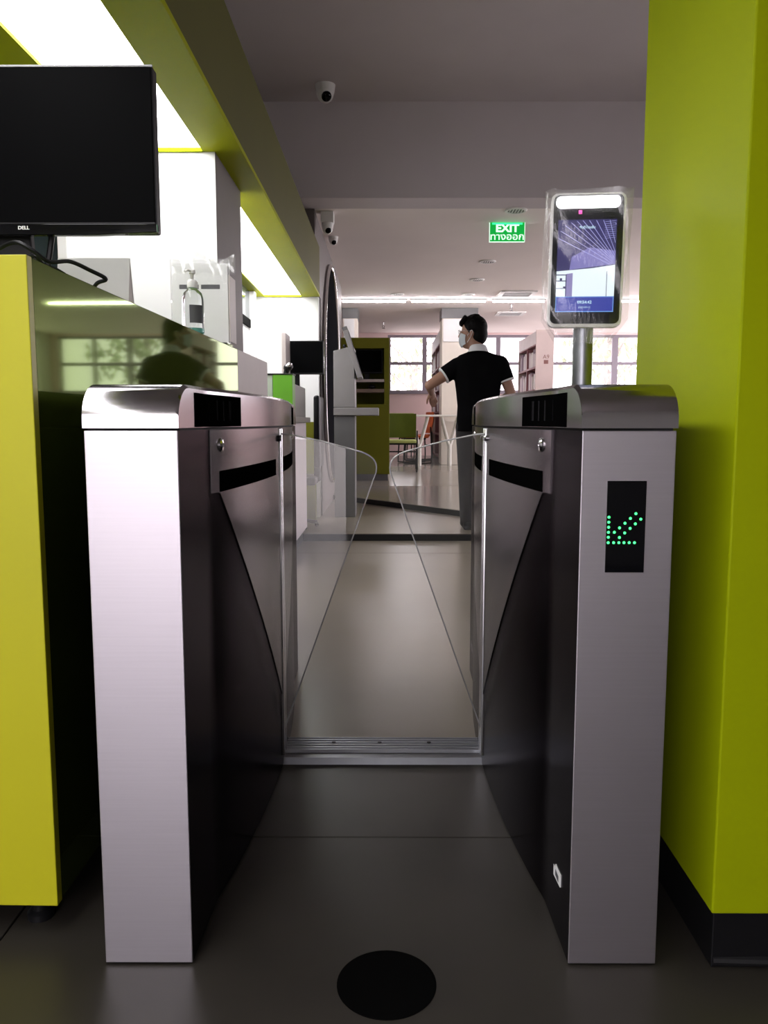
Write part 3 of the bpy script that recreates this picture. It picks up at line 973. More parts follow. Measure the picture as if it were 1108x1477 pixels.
# big black monitor seen from the front
MX, MY = -0.862, 1.86
mo = thing('desktop_monitor', 'large black desktop monitor with silver logo on the green counter end', 'monitor', (MX, MY, CTOP))
mw = 0.345
mz0, mz1 = at(0, 322, MY).z, at(0, 94, MY).z
MB().box(MX - mw, MX + mw, MY, MY + 0.035, mz0 - 0.02, mz1, 0.005).build('housing', 'black_plastic', mo)
MB().box(MX - mw + 0.004, MX + mw - 0.004, MY - 0.002, MY, mz0 + 0.003, mz1 - 0.004, 0.0008, 1).build('screen', 'screen_black', mo)
bz = MB().prism([(MX - mw, mz0 - 0.002), (MX + mw, mz0 - 0.002), (MX + mw, mz0 - 0.020), (MX + mw * 0.62, mz0 - 0.026), (MX - mw * 0.62, mz0 - 0.026), (MX - mw, mz0 - 0.020)], 'y', MY - 0.006, MY + 0.012, 0.0015).build('lower_bezel', 'black_glass', mo)
lettering('logo', 'DELL', 0.0105, (at(35, 329, MY).x, MY - 0.0066, mz0 - 0.011), 'white_plastic', bz, bold=0.0003, sx=1.1)
MB().box(MX - mw, MX + mw, MY - 0.003, MY + 0.002, mz1 - 0.003, mz1 + 0.001).build('top_edge', 'grey_plastic', mo)
MB().prism([(MX - 0.05, CTOP + 0.012), (MX - 0.038, mz0 + 0.06), (MX + 0.038, mz0 + 0.06), (MX + 0.05, CTOP + 0.012)], 'y', MY + 0.037, MY + 0.06, 0.004).build('stand_neck', 'black_plastic', mo)
MB().tube([(MX + 0.09, MY + 0.05, mz0 + 0.0), (MX + 0.06, MY + 0.055, CTOP + 0.02)], 0.007, 8).build('stand_strut', 'black_plastic', mo)
MB().box(MX - 0.13, MX + 0.13, MY - 0.07, MY + 0.12, CTOP, CTOP + 0.013, 0.004).build('stand_base', 'black_plastic', mo)

cb = [at(-10, 362, 1.62), at(20, 349, 1.60), at(45, 360, 1.60), at(70, 377, 1.62), at(100, 377, 1.66), at(130, 390, 1.70), at(152, 402, 1.72)]
cb += [Vector((-0.612, 1.735, 1.222)), Vector((-0.64, 1.76, 1.2095)), Vector((-0.70, 1.80, 1.2095))]
tag(MB().tube(bez(cb), 0.0042, 8).build('cable', 'black_plastic', smooth=True), 'black monitor cable looping over the green counter edge', 'cable')
cb = [Vector((-0.79, 1.76, 1.262)), at(48, 368, 1.68), at(62, 382, 1.70), at(78, 388, 1.72), at(92, 396, 1.74) + Vector((0, 0, 0.0))]
cb[-1].z = max(cb[-1].z, 1.211)
tag(MB().tube(bez(cb), 0.005, 8).build('cable', 'black_plastic', smooth=True), 'short black cable under the monitor stand', 'cable')

# white folded tent card, paper stand, sanitiser bottle
tc_ = MB()
ty0, th = 2.12, 1.352
x0t, x1t = -0.86, -0.672
tc_.prism([(ty0, CTOP), (ty0 + 0.002, CTOP), (ty0 + 0.032, th), (ty0 + 0.062, CTOP), (ty0 + 0.064, CTOP), (ty0 + 0.0335, th + 0.003), (ty0 + 0.0305, th + 0.003)], 'x', x0t, x1t)
tco = thing('tent_card', 'plain white folded tent card standing on the green counter', 'sign', ((x0t + x1t) / 2, ty0 + 0.03, CTOP))
tc_.build('card', 'white_plastic', tco)
MB().prism([(ty0 + 0.003, CTOP + 0.001), (ty0 + 0.032, th - 0.002), (ty0 + 0.061, CTOP + 0.001)], 'x', x1t - 0.004, x1t - 0.001).build('gusset', 'beige_panel', tco)

py = 2.92
pa, pb = at(254, 0, py).x * 1.0, at(342, 0, py).x
px0, px1 = -0.772, -0.562
pst = thing('paper_stand', 'clear acrylic stand holding a white printed sheet on the counter', 'stand', ((px0 + px1) / 2, py, CTOP))
MB().box(px0, px1, py, py + 0.004, CTOP, CTOP + 0.30, 0.001, 1).build('front_sheet', 'window_glass', pst)
MB().box(px0, px1, py + 0.010, py + 0.013, CTOP, CTOP + 0.30, 0.001, 1).build('back_sheet', 'acrylic', pst)
MB().box(px0, px1, py - 0.05, py + 0.06, CTOP, CTOP + 0.004, 0.001, 1).build('foot_plate', 'acrylic', pst)
ppr = MB().box(px0 + 0.006, px1 - 0.006, py + 0.0055, py + 0.0085, CTOP + 0.008, CTOP + 0.285).build('sheet', 'paper', pst)
for (a, b, c, d) in ((0.15, 0.48, 0.70, 0.755), (0.52, 0.84, 0.70, 0.755), (0.62, 0.72, 0.02, 0.035)):
    MB().box(px0 + (px1 - px0) * a, px0 + (px1 - px0) * b, py + 0.0050, py + 0.0056, CTOP + 0.28 * c, CTOP + 0.28 * d).build('print', 'print_dark', ppr)
MB().box(px1 + 0.002, px1 + 0.006, py - 0.02, py + 0.09, CTOP + 0.01, CTOP + 0.24).build('side_leaf', 'beige_panel', pst)
# pale cloth-like bag draped on the stand's top
rows = []
for j in range(10):
    f = j / 9
    rows.append([(px0 + 0.01 + (px1 - px0 + 0.01) * i / 16, py - 0.012 + 0.05 * f + 0.006 * math.sin(i * 1.3 + j), CTOP + 0.245 + 0.085 * math.sin(f * 3.0) * (0.8 + 0.25 * math.sin(i * 0.4)) + 0.006 * math.sin(i * 0.9 + j * 1.7)) for i in range(17)])
tag(MB().grid(rows).build('plastic_bag', 'plastic_film', smooth=True), 'crumpled clear plastic wrap over the paper stand on the counter', 'bag')

sbx, sby = -0.607, 2.56
sb = thing('sanitizer_bottle', 'clear pump bottle of hand sanitiser on the counter before the paper stand', 'bottle', (sbx, sby, CTOP))
MB().lathe((sbx, sby, CTOP), [(0.030, 0.0), (0.034, 0.004), (0.034, 0.105), (0.028, 0.125), (0.014, 0.138), (0.013, 0.146)], 28).build('bottle', 'bottle_clear', sb, smooth=True)
MB().lathe((sbx, sby, CTOP), [(0.031, 0.003), (0.031, 0.016)], 24).build('gel', 'gel', sb, smooth=True)
pm = MB().lathe((sbx, sby, CTOP), [(0.0165, 0.140), (0.0165, 0.158), (0.012, 0.164), (0.005, 0.166), (0.005, 0.182), (0.010, 0.184), (0.010, 0.194), (0.004, 0.196)], 24)
pm.build('pump', 'white_plastic', sb, smooth=True)
MB().tube([(sbx, sby, CTOP + 0.19), (sbx - 0.01, sby - 0.02, CTOP + 0.191), (sbx - 0.014, sby - 0.034, CTOP + 0.184)], 0.004, 8).build('nozzle', 'white_plastic', sb, smooth=True)
lab = MB()
rows = [[(sbx + 0.0346 * math.sin(a), sby - 0.0346 * math.cos(a), z) for a in [R(-5 + 70 * k / 10) for k in range(11)]] for z in (CTOP + 0.03, CTOP + 0.085)]
lab.grid(rows)
lab.build('label', 'print_dark', sb, smooth=True)

# ------------------------------------------------------------------ second service desk further in
d2o = thing('service_desk', 'low lilac and olive service desk beyond the green counter', 'counter', (-0.85, 5.8, 0.0))
MB().box(-1.10, -0.632, 5.05, 6.30, 0.10, 0.925, 0.004).build('body', 'lilac_panel', d2o)
MB().box(-1.10, -0.62, 7.0, 7.04, 0.0, 0.93, 0.004).build('end_panel', 'olive_panel', d2o)
MB().box(-1.10, -1.05, 6.3, 7.0, 0.10, 0.925, 0.004).build('back_panel', 'olive_panel', d2o)
MB().box(-1.08, -0.66, 5.08, 6.28, 0.0, 0.10).build('plinth', 'black_plastic', d2o)
MB().box(-1.12, -0.60, 5.02, 6.32, 0.925, 0.965, 0.004).build('worktop', 'olive_grey', d2o)
MB().box(-0.655, -0.635, 5.42, 6.30, 0.965, 1.19, 0.003).build('screen_panel', 'olive_grey', d2o)
gb = thing('cabinet_box', 'bright green box standing at the near end of the service desk', 'box', (-0.65, 5.15, 0.965))
MB().box(-0.716, -0.592, 5.08, 5.22, 0.9655, 1.225, 0.003).build('front', 'bright_green', gb)
MB().box(-0.765, -0.718, 5.085, 5.22, 0.9655, 1.222, 0.003).build('side', 'pale_green', gb)
MB().box(-0.770, -0.588, 5.075, 5.225, 1.225, 1.232, 0.001).build('top', 'black_plastic', gb)
m2 = thing('desktop_monitor', 'black monitor on the service desk before the white office wall', 'monitor', (-0.71, 6.1, 0.965))
x0, x1 = at(409, 0, 6.1).x * 1.0, at(470, 0, 6.1).x
x0, x1 = -0.782, -0.475
z0, z1 = 1.285, 1.535
MB().box(x0, x1, 6.1, 6.13, z0, z1, 0.004).build('housing', 'black_plastic', m2)
MB().box(x0 + 0.008, x1 - 0.008, 6.098, 6.1, z0 + 0.012, z1 - 0.008).build('screen', 'screen_black', m2)
MB().box(-0.71, -0.66, 6.131, 6.15, 0.975, z0 + 0.05, 0.003).build('stand_neck', 'black_plastic', m2)
MB().box(-0.78, -0.66, 6.05, 6.22, 0.9655, 0.977, 0.003).build('stand_base', 'black_plastic', m2)
tag(MB().box(-0.738, -0.708, 5.70, 5.95, 0.9655, 1.55, 0.002).build('divider_board', 'beige_panel'), 'narrow pale upright board before the black desk monitor', 'board')
bs = thing('barcode_scanner', 'black barcode scanner with shiny nose on the service desk', 'scanner', (-0.63, 5.5, 0.965))
MB().lathe((-0.70, 5.55, 0.9655), [(0.04, 0.0), (0.04, 0.01), (0.015, 0.02), (0.012, 0.28)], 16).build('stand', 'black_plastic', bs, smooth=True)
mm = MB()
mm.sphere((-0.672, 5.53, 1.30), (0.035, 0.05, 0.026), 14, Matrix.Rotation(R(-25), 3, 'Y'))
mm.cyl((-0.70, 5.55, 1.235), (-0.68, 5.54, 1.29), 0.016, 0.02, 12)
mm.build('head', 'black_plastic', bs, smooth=True)
MB().sphere((-0.664, 5.50, 1.312), (0.026, 0.03, 0.016), 12, Matrix.Rotation(R(-25), 3, 'Y')).build('nose', 'chrome', bs, smooth=True)
oc = thing('office_chair', 'black office chair tucked behind the service desk end', 'chair', (-0.78, 6.64, 0.0))
MB().box(-0.585, -0.535, 6.42, 6.86, 0.56, 1.14, 0.02, 3).build('backrest', 'black_plastic', oc, smooth=True)
MB().box(-0.60, -0.55, 6.60, 6.68, 0.44, 0.62, 0.01).build('back_post', 'black_plastic', oc)
MB().box(-1.0, -0.57, 6.42, 6.86, 0.42, 0.49, 0.02, 3).build('seat', 'black_plastic', oc, smooth=True)
MB().cyl((-0.78, 6.64, 0.06), (-0.78, 6.64, 0.42), 0.025).build('post', 'black_plastic', oc)
for k in range(5):
    a = 2 * math.pi * k / 5 + 0.3
    zf = S1 if 6.64 + 0.2 * math.sin(a) > 6.25 else 0.0
    MB().tube([(-0.78, 6.64, S1 + 0.07), (-0.78 + 0.2 * math.cos(a), 6.64 + 0.2 * math.sin(a), S1 + 0.035)], 0.016, 8).build('leg', 'black_plastic', oc)
    MB().sphere((-0.78 + 0.2 * math.cos(a), 6.64 + 0.2 * math.sin(a), S1 + 0.018), 0.018, 10).build('castor', 'black_plastic', oc, smooth=True)

# ------------------------------------------------------------------ self-service kiosk
ky = 7.32
kk = thing('self_service_kiosk', 'grey self-service kiosk with tilted slab screen and side shelf', 'kiosk', (-0.385, ky, S1))
MB().prism([(-0.482, 1.06), (-0.482, 1.565), (-0.345, 1.60), (-0.295, 1.60), (-0.288, 1.06)], 'y', ky, ky + 0.36, 0.006).build('head', 'kiosk_grey', kk)
MB().box(-0.480, -0.290, ky + 0.02, ky + 0.34, S1, 0.985, 0.004).build('pedestal', 'kiosk_dark', kk)
MB().box(-0.484, -0.075, ky - 0.01, ky + 0.37, 0.988, 1.058, 0.006).build('shelf', 'kiosk_grey', kk)
SM = Matrix.Translation((-0.312, 0, 1.55)) @ Matrix.Rotation(R(-17), 4, 'Y')
sl = MB().box(-0.022, 0.022, ky - 0.03, ky + 0.39, -0.235, 0.235, 0.006, 2, mtx=SM).build('screen_slab', 'kiosk_grey', kk)
MB().box(0.0222, 0.024, ky, ky + 0.36, -0.21, 0.21, mtx=SM).build('screen', 'screen_black', sl)
MB().box(-0.022, 0.023, ky - 0.031, ky + 0.391, 0.20, 0.236, 0.004, 1, mtx=SM).build('cap', 'kiosk_dark', sl)
MB().sphere((-0.385, ky + 0.05, 1.612), 0.018, 10).build('camera_bud', 'black_plastic', kk)

# ------------------------------------------------------------------ olive catalogue booth behind the kiosk
by = 10.75
bz0 = S2 + (S3 - S2) * (by - 10.3) / 2.0
bx0, bx1 = -0.63, 0.035
XA = lambda u: (u - 558.0) / FPX * by
ZA = lambda v: at(558, v, by).z
bo = thing('catalogue_booth', 'tall olive booth with recessed computer shelf behind the grey kiosk', 'cabinet', ((bx0 + bx1) / 2, by, bz0))
MB().box(bx0 + 0.02, bx1 - 0.02, by + 0.03, by + 0.5, bz0 - 0.0, bz0 + 0.09).build('plinth', 'kiosk_dark', bo)
MB().box(bx0, bx1, by, by + 0.55, bz0 + 0.09, ZA(583), 0.004).build('lower_body', 'olive_panel', bo)
MB().box(bx0, bx1, by + 0.30, by + 0.55, ZA(583), ZA(487) - 0.05, 0.002).build('back_panel', 'olive_panel', bo)
MB().box(bx0, bx1, by, by + 0.55, ZA(502), ZA(487), 0.004).build('header', 'olive_panel', bo)
MB().box(bx0, bx0 + 0.10, by, by + 0.30, ZA(583), ZA(502), 0.002).build('side_panel', 'olive_panel', bo)
MB().box(bx1 - 0.07, bx1, by, by + 0.30, ZA(583), ZA(502), 0.002).build('side_panel', 'olive_panel', bo)
MB().box(bx0 + 0.10, bx1 - 0.07, by + 0.0, by + 0.30, ZA(566), ZA(561), 0.002).build('keyboard_shelf', 'brown_shelf', bo)
MB().box(bx0 + 0.10, bx1 - 0.07, by + 0.0, by + 0.30, ZA(551), ZA(547), 0.002).build('monitor_shelf', 'beige_panel', bo)
bm_ = thing('desktop_monitor', 'small black monitor inside the olive booth recess', 'monitor', (-0.22, by + 0.12, ZA(547)))
MB().box(XA(512), XA(552), by + 0.10, by + 0.13, ZA(538), ZA(503), 0.004).build('housing', 'black_plastic', bm_)
MB().box(XA(514), XA(550.5), by + 0.098, by + 0.10, ZA(536), ZA(504.5)).build('screen', 'screen_black', bm_)
MB().box(XA(526), XA(533), by + 0.13, by + 0.15, ZA(547) + 0.01, ZA(530), 0.002).build('stand_neck', 'black_plastic', bm_)
MB().box(XA(520), XA(540), by + 0.06, by + 0.2, ZA(547) + 0.0005, ZA(547) + 0.012, 0.002).build('stand_base', 'black_plastic', bm_)
ms = MB()
ms.sphere((XA(536), by + 0.1, ZA(561) + 0.031), (0.05, 0.07, 0.03), 14)
tag(ms.build('computer_mouse', 'black_plastic', smooth=True), 'black mouse on the lower shelf of the olive booth', 'mouse')

# ------------------------------------------------------------------ ceiling fittings
def turret(name, loc, r, label, box=False):
    T = thing(name, label, 'camera', loc)
    x, y, z = loc
    if box:
        MB().box(x - 0.055, x + 0.055, y - 0.055, y + 0.055, z - 0.09, z, 0.006).build('junction_box', 'white_plastic', T)
        z -= 0.09
    MB().lathe((x, y, z), [(r * 1.05, 0.0), (r, -r * 0.35), (r * 0.92, -r * 0.9)], 28).build('base', 'white_plastic', T, smooth=True)
    MB().sphere((x, y - 0.01, z - r * 0.95), r * 0.86, 24).build('eyeball', 'white_plastic', T, smooth=True)
    d = Vector((0.25, -0.75, -0.6)).normalized()
    c = Vector((x, y - 0.01, z - r * 0.95))
    mbx = MB()
    mbx.sphere(c + d * r * 0.42, (r * 0.62, r * 0.62, r * 0.50), 20, d.to_track_quat('Z', 'Y').to_matrix())
    mbx.build('lens_dome', 'black_glass', T, smooth=True)
    return T
turret('security_camera', (at(469, 130, 6.30).x, 6.30, Z_HI), 0.072, 'white turret security camera on the lobby ceiling before the beam')
turret('security_camera', (-0.505, 7.05, Z_LO), 0.05, 'white security camera on a square junction box under the library ceiling', True)
turret('security_camera', (-0.515, 7.95, Z_LO), 0.045, 'small white dome camera on the library ceiling near the round window')

ex = thing('exit_sign', 'green illuminated EXIT sign with Thai lettering hanging from the ceiling', 'sign', (at(731, 335, 7.4).x, 7.4, 2.45))
exx0, exx1 = at(706.5, 335, 7.4).x, at(756.5, 335, 7.4).x
exz0, exz1 = at(731, 348.5, 7.4).z, at(731, 321, 7.4).z
MB().box(exx0, exx1, 7.4, 7.42, exz0, exz1, 0.002, 1).build('panel', 'exit_green', ex)
MB().box(exx0 + 0.02, exx1 - 0.02, 7.396, 7.40, exz1 - 0.018, exz1 - 0.005).build('light_strip', 'exit_tube', ex)
mbx = MB()
for (a, b, c, d) in ((exx0 - 0.004, exx0, exz0, exz1), (exx1, exx1 + 0.004, exz0, exz1), (exx0 - 0.004, exx1 + 0.004, exz0 - 0.004, exz0)):
    mbx.box(a, b, 7.398, 7.421, c, d)
mbx.build('edge_frame', 'exit_white', ex)
MB().box(exx0 - 0.04, exx1 + 0.04, 7.38, 7.44, exz1 + 0.001, exz1 + 0.022, 0.003).build('housing', 'grey_plastic', ex)
mbx = MB()
for x in (exx0 + 0.04, exx1 - 0.04):
    mbx.cyl((x, 7.41, exz1 + 0.022), (x, 7.41, Z_LO), 0.006, n=8)
mbx.build('hanger', 'grey_plastic', ex)
exc = (exx0 + exx1) / 2
lettering('lettering', 'EXIT', 0.092, (exc, 7.3985, exz0 + 0.112), 'exit_white', ex, bold=0.0035, sx=1.10)
lettering('lettering', 'ทางออก', 0.082, (exc, 7.3985, exz0 + 0.040), 'exit_white', ex, bold=0.0012, sx=1.15)

def downlight(x, y, r, label, grp):
    T = thing('downlight', label, 'ceiling light', (x, y, Z_LO), grp)
    MB().lathe((x, y, Z_LO), [(r, 0.0), (r, -0.006), (r * 0.93, -0.012), (r * 0.74, -0.012), (r * 0.74, 0.0)], 28, caps=False).build('rim', 'white_plastic', T, smooth=True)
    MB().lathe((x, y, Z_LO - 0.006), [(r * 0.74, 0.0), (r * 0.74, 0.005)], 24).build('recess', 'kiosk_dark', T)
    mbx = MB()
    for k in range(-2, 3):
        hw = math.sqrt(max(0, (0.7 * r) ** 2 - (k * r * 0.26) ** 2))
        mbx.box(x + k * r * 0.26 - 0.004, x + k * r * 0.26 + 0.004, y - hw, y + hw, Z_LO - 0.011, Z_LO - 0.006)
    mbx.build('louvre', 'white_plastic', T)
G1 = 'unlit downlights in the library ceiling'
dl = [(744, 303), (703, 377), (688, 403), (675, 424), (573, 424)]
dlab = ['round louvred downlight right above the exit sign', 'round downlight first beyond the exit sign',
        'round downlight second beyond the exit sign', 'round downlight third beyond the exit sign, before the light line',
        'lone round downlight before the light line, toward the round window']
for (u, v), lb in zip(dl, dlab):
    yc = (738.5 - v) / FPX
    rt = (yc * math.cos(PITCH) - math.sin(PITCH)) / (math.cos(PITCH) + yc * math.sin(PITCH))
    y = (Z_LO - CAM_Z) / rt
    p = at(u, v, y)
    downlight(p.x, y, 0.095, lb, G1)

# line of slim tube lights
ly = 11.9
segs = [(-0.66, 0.29), (0.34, 1.45), (1.52, 2.30), (2.36, 4.2)]
for i, (x0, x1) in enumerate(segs):
    c = thing('tube_light', ['slim tube light segment ending over the olive booth', 'slim tube light segment over the person\'s head',
              'slim tube light segment beside the square air vent', 'slim tube light segment running toward the yellow-green pillar'][i], 'ceiling light', ((x0 + x1) / 2, ly, Z_LO), 'line of tube lights across the library ceiling')
    MB().box(x0, x1, ly - 0.03, ly + 0.03, Z_LO - 0.018, Z_LO, 0.003).build('batten', 'white_plastic', c)
    MB().cyl((x0 + 0.02, ly, Z_LO - 0.032), (x1 - 0.02, ly, Z_LO - 0.032), 0.014, n=12).build('tube', 'tube_light', c)

def vent(x, y, w, label):
    T = thing('air_vent', label, 'vent', (x, y, Z_LO))
    for k in range(2):
        MB().box(x - w + 2 * w * k - 0.03, x - w + 2 * w * k + 0.03, y - w, y + w, Z_LO - 0.02, Z_LO, 0.003).build('frame_side', 'white_plastic', T)
        MB().box(x - w + 0.03, x + w - 0.03, y - w + 2 * w * k - 0.03, y - w + 2 * w * k + 0.03, Z_LO - 0.02, Z_LO, 0.003).build('frame_side', 'white_plastic', T)
    for k in range(5):
        yy = y - w * 0.7 + 0.35 * w * k
        MB().box(x - w + 0.03, x + w - 0.03, yy - 0.03, yy + 0.02, Z_LO - 0.016, Z_LO - 0.010).build('slat', 'grey_plastic', T)
    MB().box(x - w + 0.03, x + w - 0.03, y - w + 0.03, y + w - 0.03, Z_LO - 0.004, Z_LO).build('backing', 'kiosk_dark', T)
vent(1.80, 11.35, 0.22, 'square ceiling air vent just before the tube light line')
vent(2.02, 13.4, 0.20, 'square ceiling air vent beyond the tube light line')
def sprinkler(x, y, label):
    T = thing('sprinkler', label, 'sprinkler', (x, y, Z_LO))
    MB().lathe((x, y, Z_LO), [(0.03, 0.0), (0.03, -0.008), (0.012, -0.012), (0.010, -0.05)], 14).build('stem', 'chrome', T, smooth=True)
    mbx = MB()
    mbx.tube([(x - 0.006, y, Z_LO - 0.05), (x - 0.02, y, Z_LO - 0.075), (x - 0.004, y, Z_LO - 0.105)], 0.005, 6)
    mbx.tube([(x + 0.006, y, Z_LO - 0.05), (x + 0.02, y, Z_LO - 0.075), (x + 0.004, y, Z_LO - 0.105)], 0.005, 6)
    mbx.build('arms', 'kiosk_dark', T)
    MB().lathe((x, y, Z_LO - 0.11), [(0.03, 0.0), (0.028, 0.006)], 14).build('deflector', 'kiosk_dark', T)
sprinkler(1.88, 12.35, 'ceiling sprinkler between the two square air vents')
sprinkler(-0.06, 14.6, 'ceiling sprinkler before the library windows above the olive booth')

# ------------------------------------------------------------------ bookshelves
def bookshelf(xf, y0, y1, zt, depth, label, end_label=None):
    """front faces -X at xf"""
    T = thing('bookshelf', label, 'bookshelf', (xf + depth / 2, (y0 + y1) / 2, S3), 'library bookshelves')
    MB().box(xf, xf + depth, y0 - 0.03, y0, S3, zt, 0.003).build('end_panel', 'shelf_end', T)
    MB().box(xf, xf + depth, y1, y1 + 0.03, S3, zt, 0.003).build('end_panel', 'shelf_end', T)
    MB().box(xf + depth - 0.02, xf + depth, y0, y1, S3, zt).build('back_panel', 'shelf_white', T)
    MB().box(xf, xf + depth, y0, y1, zt - 0.22, zt - 0.02, 0.002).build('fascia', 'shelf_white', T)
    n = 5
    zz = [S3 + 0.08 + (zt - 0.24 - S3 - 0.08) * k / n for k in range(n + 1)]
    for z in zz:
        MB().box(xf + 0.005, xf + depth - 0.02, y0, y1, z, z + 0.03, 0.001, 1).build('shelf_board', 'shelf_red', T)
    MB().box(xf + 0.004, xf + depth - 0.02, (y0 + y1) / 2 - 0.015, (y0 + y1) / 2 + 0.015, S3 + 0.08, zt - 0.24).build('divider', 'shelf_red', T)
    return T, zz
bsr, zr = bookshelf(2.40, 13.13, 14.8, 2.40, 0.29, 'white bookshelf with dark red boards and a numbered pale end panel')
e = MB().box(2.53, 2.60, 13.094, 13.1, 1.86, 1.92).build('sign_plate', 'sign_brown', bsr)
lettering('lettering', 'A9', 0.09, (2.565, 13.097, 1.97), 'sign_brown', bsr)
bsl, zl = bookshelf(0.87, 13.45, 15.7, 2.45, 0.30, 'tall bookshelf behind the cream column and the person\'s arm')
bmesh_cache = {}
def books(xf, y0, y1, zz, rows, label, grp, seed):
    rnd = random.Random(seed)
    for r in rows:
        y = y0 + 0.03
        ymid = (y0 + y1) / 2
        while y < y1 - 0.08:
            if -0.10 < y - ymid < 0.03:
                y = ymid + 0.03
            if rnd.random() < 0.12:
                y += 0.06
                continue
            key = rnd.randrange(6)
            w = (0.045, 0.055, 0.065, 0.05, 0.07, 0.06)[key]
            h = (0.24, 0.27, 0.22, 0.29, 0.25, 0.28)[key]
            m = ('book_a', 'book_b', 'book_c', 'book_d', 'book_c', 'book_a')[key]
            if key not in bmesh_cache:
                me = MB()
                me.box(0, 0.19, 0, w, 0, h, 0.004, 1)
                o = me.build('book', m, local=True)
                bmesh_cache[key] = o.data
            else:
                o = bpy.data.objects.new('book', bmesh_cache[key])
                COL.objects.link(o)
            o.location = (xf + 0.02, y, zz[r] + 0.0305)
            tag(o, ('pale grey', 'dull mauve', 'cream', 'dark plum', 'thick cream', 'tall grey')[key] + ' book upright on the ' + ('lowest', 'second', 'third', 'fourth', 'top')[r] + label, 'book', grp)
            y += w + 0.004
books(2.40, 13.13, 14.8, zr, (3, 4), ' board of the numbered bookshelf', 'books on the numbered bookshelf', 3)
books(0.87, 13.45, 15.7, zl, (2, 3, 4), ' board of the bookshelf behind the column', 'books on the shelf behind the column', 5)

# ------------------------------------------------------------------ reading tables and chairs
def table(x0, x1, y0, y1, label):
    T = thing('reading_table', label, 'table', ((x0 + x1) / 2, (y0 + y1) / 2, S3), 'reading tables')
    zt = S3 + 0.76
    MB().box(x0, x1, y0, y1, zt, zt + 0.03, 0.006).build('table_top', 'table_white', T)
    for x in (x0 + 0.56, x1 - 0.20):
        for y in (y0 + 0.12, y1 - 0.12):
            MB().cyl((x, y, S3), (x, y, S3 + 0.34), 0.03, 0.03, 14).build('leg', 'table_white', T)
            for sg in (-1, 1):
                MB().cyl((x + sg * 0.012, y, S3 + 0.32), (x + sg * 0.13, y, zt), 0.024, 0.024, 12).build('leg_fork', 'table_white', T)
    return T
table(-0.05, 1.18, 12.75 - 0.35, 12.75, 'white reading table with forked legs behind the green chair')

def chair(name, label, m_seat, m_back, loc, rot, grp, frame='black_plastic'):
    T = thing(name, label, 'chair', loc, grp, rotz=rot)
    mbx = MB()
    rows = []
    for j in range(7):
        f = j / 6
        rows.append([(-0.22 + 0.44 * i / 8, -0.20 + 0.03 * math.cos((i - 4) / 4 * 1.4) - 0.05 * f - 0.012 * math.sin(f * 3), 0.50 + 0.34 * f) for i in range(9)])
    rows2 = [[(p[0], p[1] - 0.03, p[2]) for p in r] for r in rows]
    mbx.grid(rows)
    mbx.grid(rows2, True)
    for a, b in ((0, 0), (-1, -1)):
        mbx.grid([rows[a], rows2[a]])
    mbx.grid([[r[0] for r in rows], [r[0] for r in rows2]])
    mbx.grid([[r[-1] for r in rows], [r[-1] for r in rows2]])
    mbx.build('backrest', m_back, T, smooth=True, local=True)
    MB().box(-0.23, 0.23, -0.2, 0.24, 0.42, 0.465, 0.018, 3).build('seat', m_seat, T, smooth=True, local=True)
    for sx in (-0.235, 0.235):
        MB().tube(bez([(sx, -0.22, 0.60), (sx, -0.23, 0.45), (sx, -0.24, 0.06), (sx, -0.18, 0.014), (sx, 0.18, 0.014), (sx, 0.22, 0.06), (sx, 0.20, 0.40), (sx * 0.8, 0.19, 0.418)], 5), 0.011, 8).build('leg', frame, T, smooth=True, local=True)
    MB().cyl((-0.235, -0.235, 0.30), (0.235, -0.235, 0.30), 0.010, n=8).build('stretcher', frame, T, local=True)
    MB().box(-0.22, 0.22, -0.15, 0.18, 0.395, 0.42, 0.004).build('seat_pan', frame, T, local=True)
    return T
chair('reading_chair', 'dark green chair with black sled frame before the white table', 'chair_lime', 'chair_green', (0.20, 11.75, S2 + (S3 - S2) * 0.725 - 0.006), 0.0, 'reading chairs')
chair('reading_chair', 'orange chair with slim back at the reading table beside the column', 'chair_orange', 'chair_orange', (0.45, 13.25, S3), R(100), 'reading chairs')
chair('reading_chair', 'orange chair standing against the tall bookshelf', 'chair_orange', 'chair_orange', (0.56, 14.25, S3), R(85), 'reading chairs')
chair('reading_chair', 'pale lime chair farthest off below the windows', 'chair_lime', 'chair_lime', (0.25, 15.0, S3), R(5), 'reading chairs')

# ------------------------------------------------------------------ person at the step
PX, PY, PZ = 0.735, 6.52, S1
per = thing('person', 'person in black polo with white collar and grey face mask, back turned', 'person', (PX, PY, PZ))
fwd = Vector((-0.95, 0.31, 0)).normalized()
lef = Vector((0, 0, 1)).cross(fwd)
HC = Vector((-0.045, 0.03, 1.575))
HM = Matrix((fwd, lef, Vector((0, 0, 1)))).transposed()
hp_ = lambda f, l, u: HC + fwd * f + lef * l + Vector((0, 0, u))
b = MB()
b.sphere(hp_(-0.008, 0, 0.035), (0.097, 0.077, 0.098), 24, HM)
b.sphere(hp_(0.030, 0, -0.035), (0.064, 0.060, 0.085), 20, HM)
b.sphere(hp_(0.052, 0, -0.088), (0.030, 0.034, 0.026), 16, HM)
b.limb(hp_(0.090, 0, 0.022), 0.010, hp_(0.108, 0, -0.016), 0.014, 10)
b.sphere(hp_(0.090, 0, -0.058), (0.012, 0.026, 0.012), 12, HM)
for sg in (-1, 1):
    b.sphere(hp_(-0.006, sg * 0.080, -0.004), (0.017, 0.009, 0.031), 14, HM)
    b.sphere(hp_(0.078, sg * 0.032, 0.016), (0.014, 0.016, 0.010), 12, HM)
b.limb(HC + Vector((0.012, -0.01, -0.06)), 0.054, (0, -0.01, 1.40), 0.062)
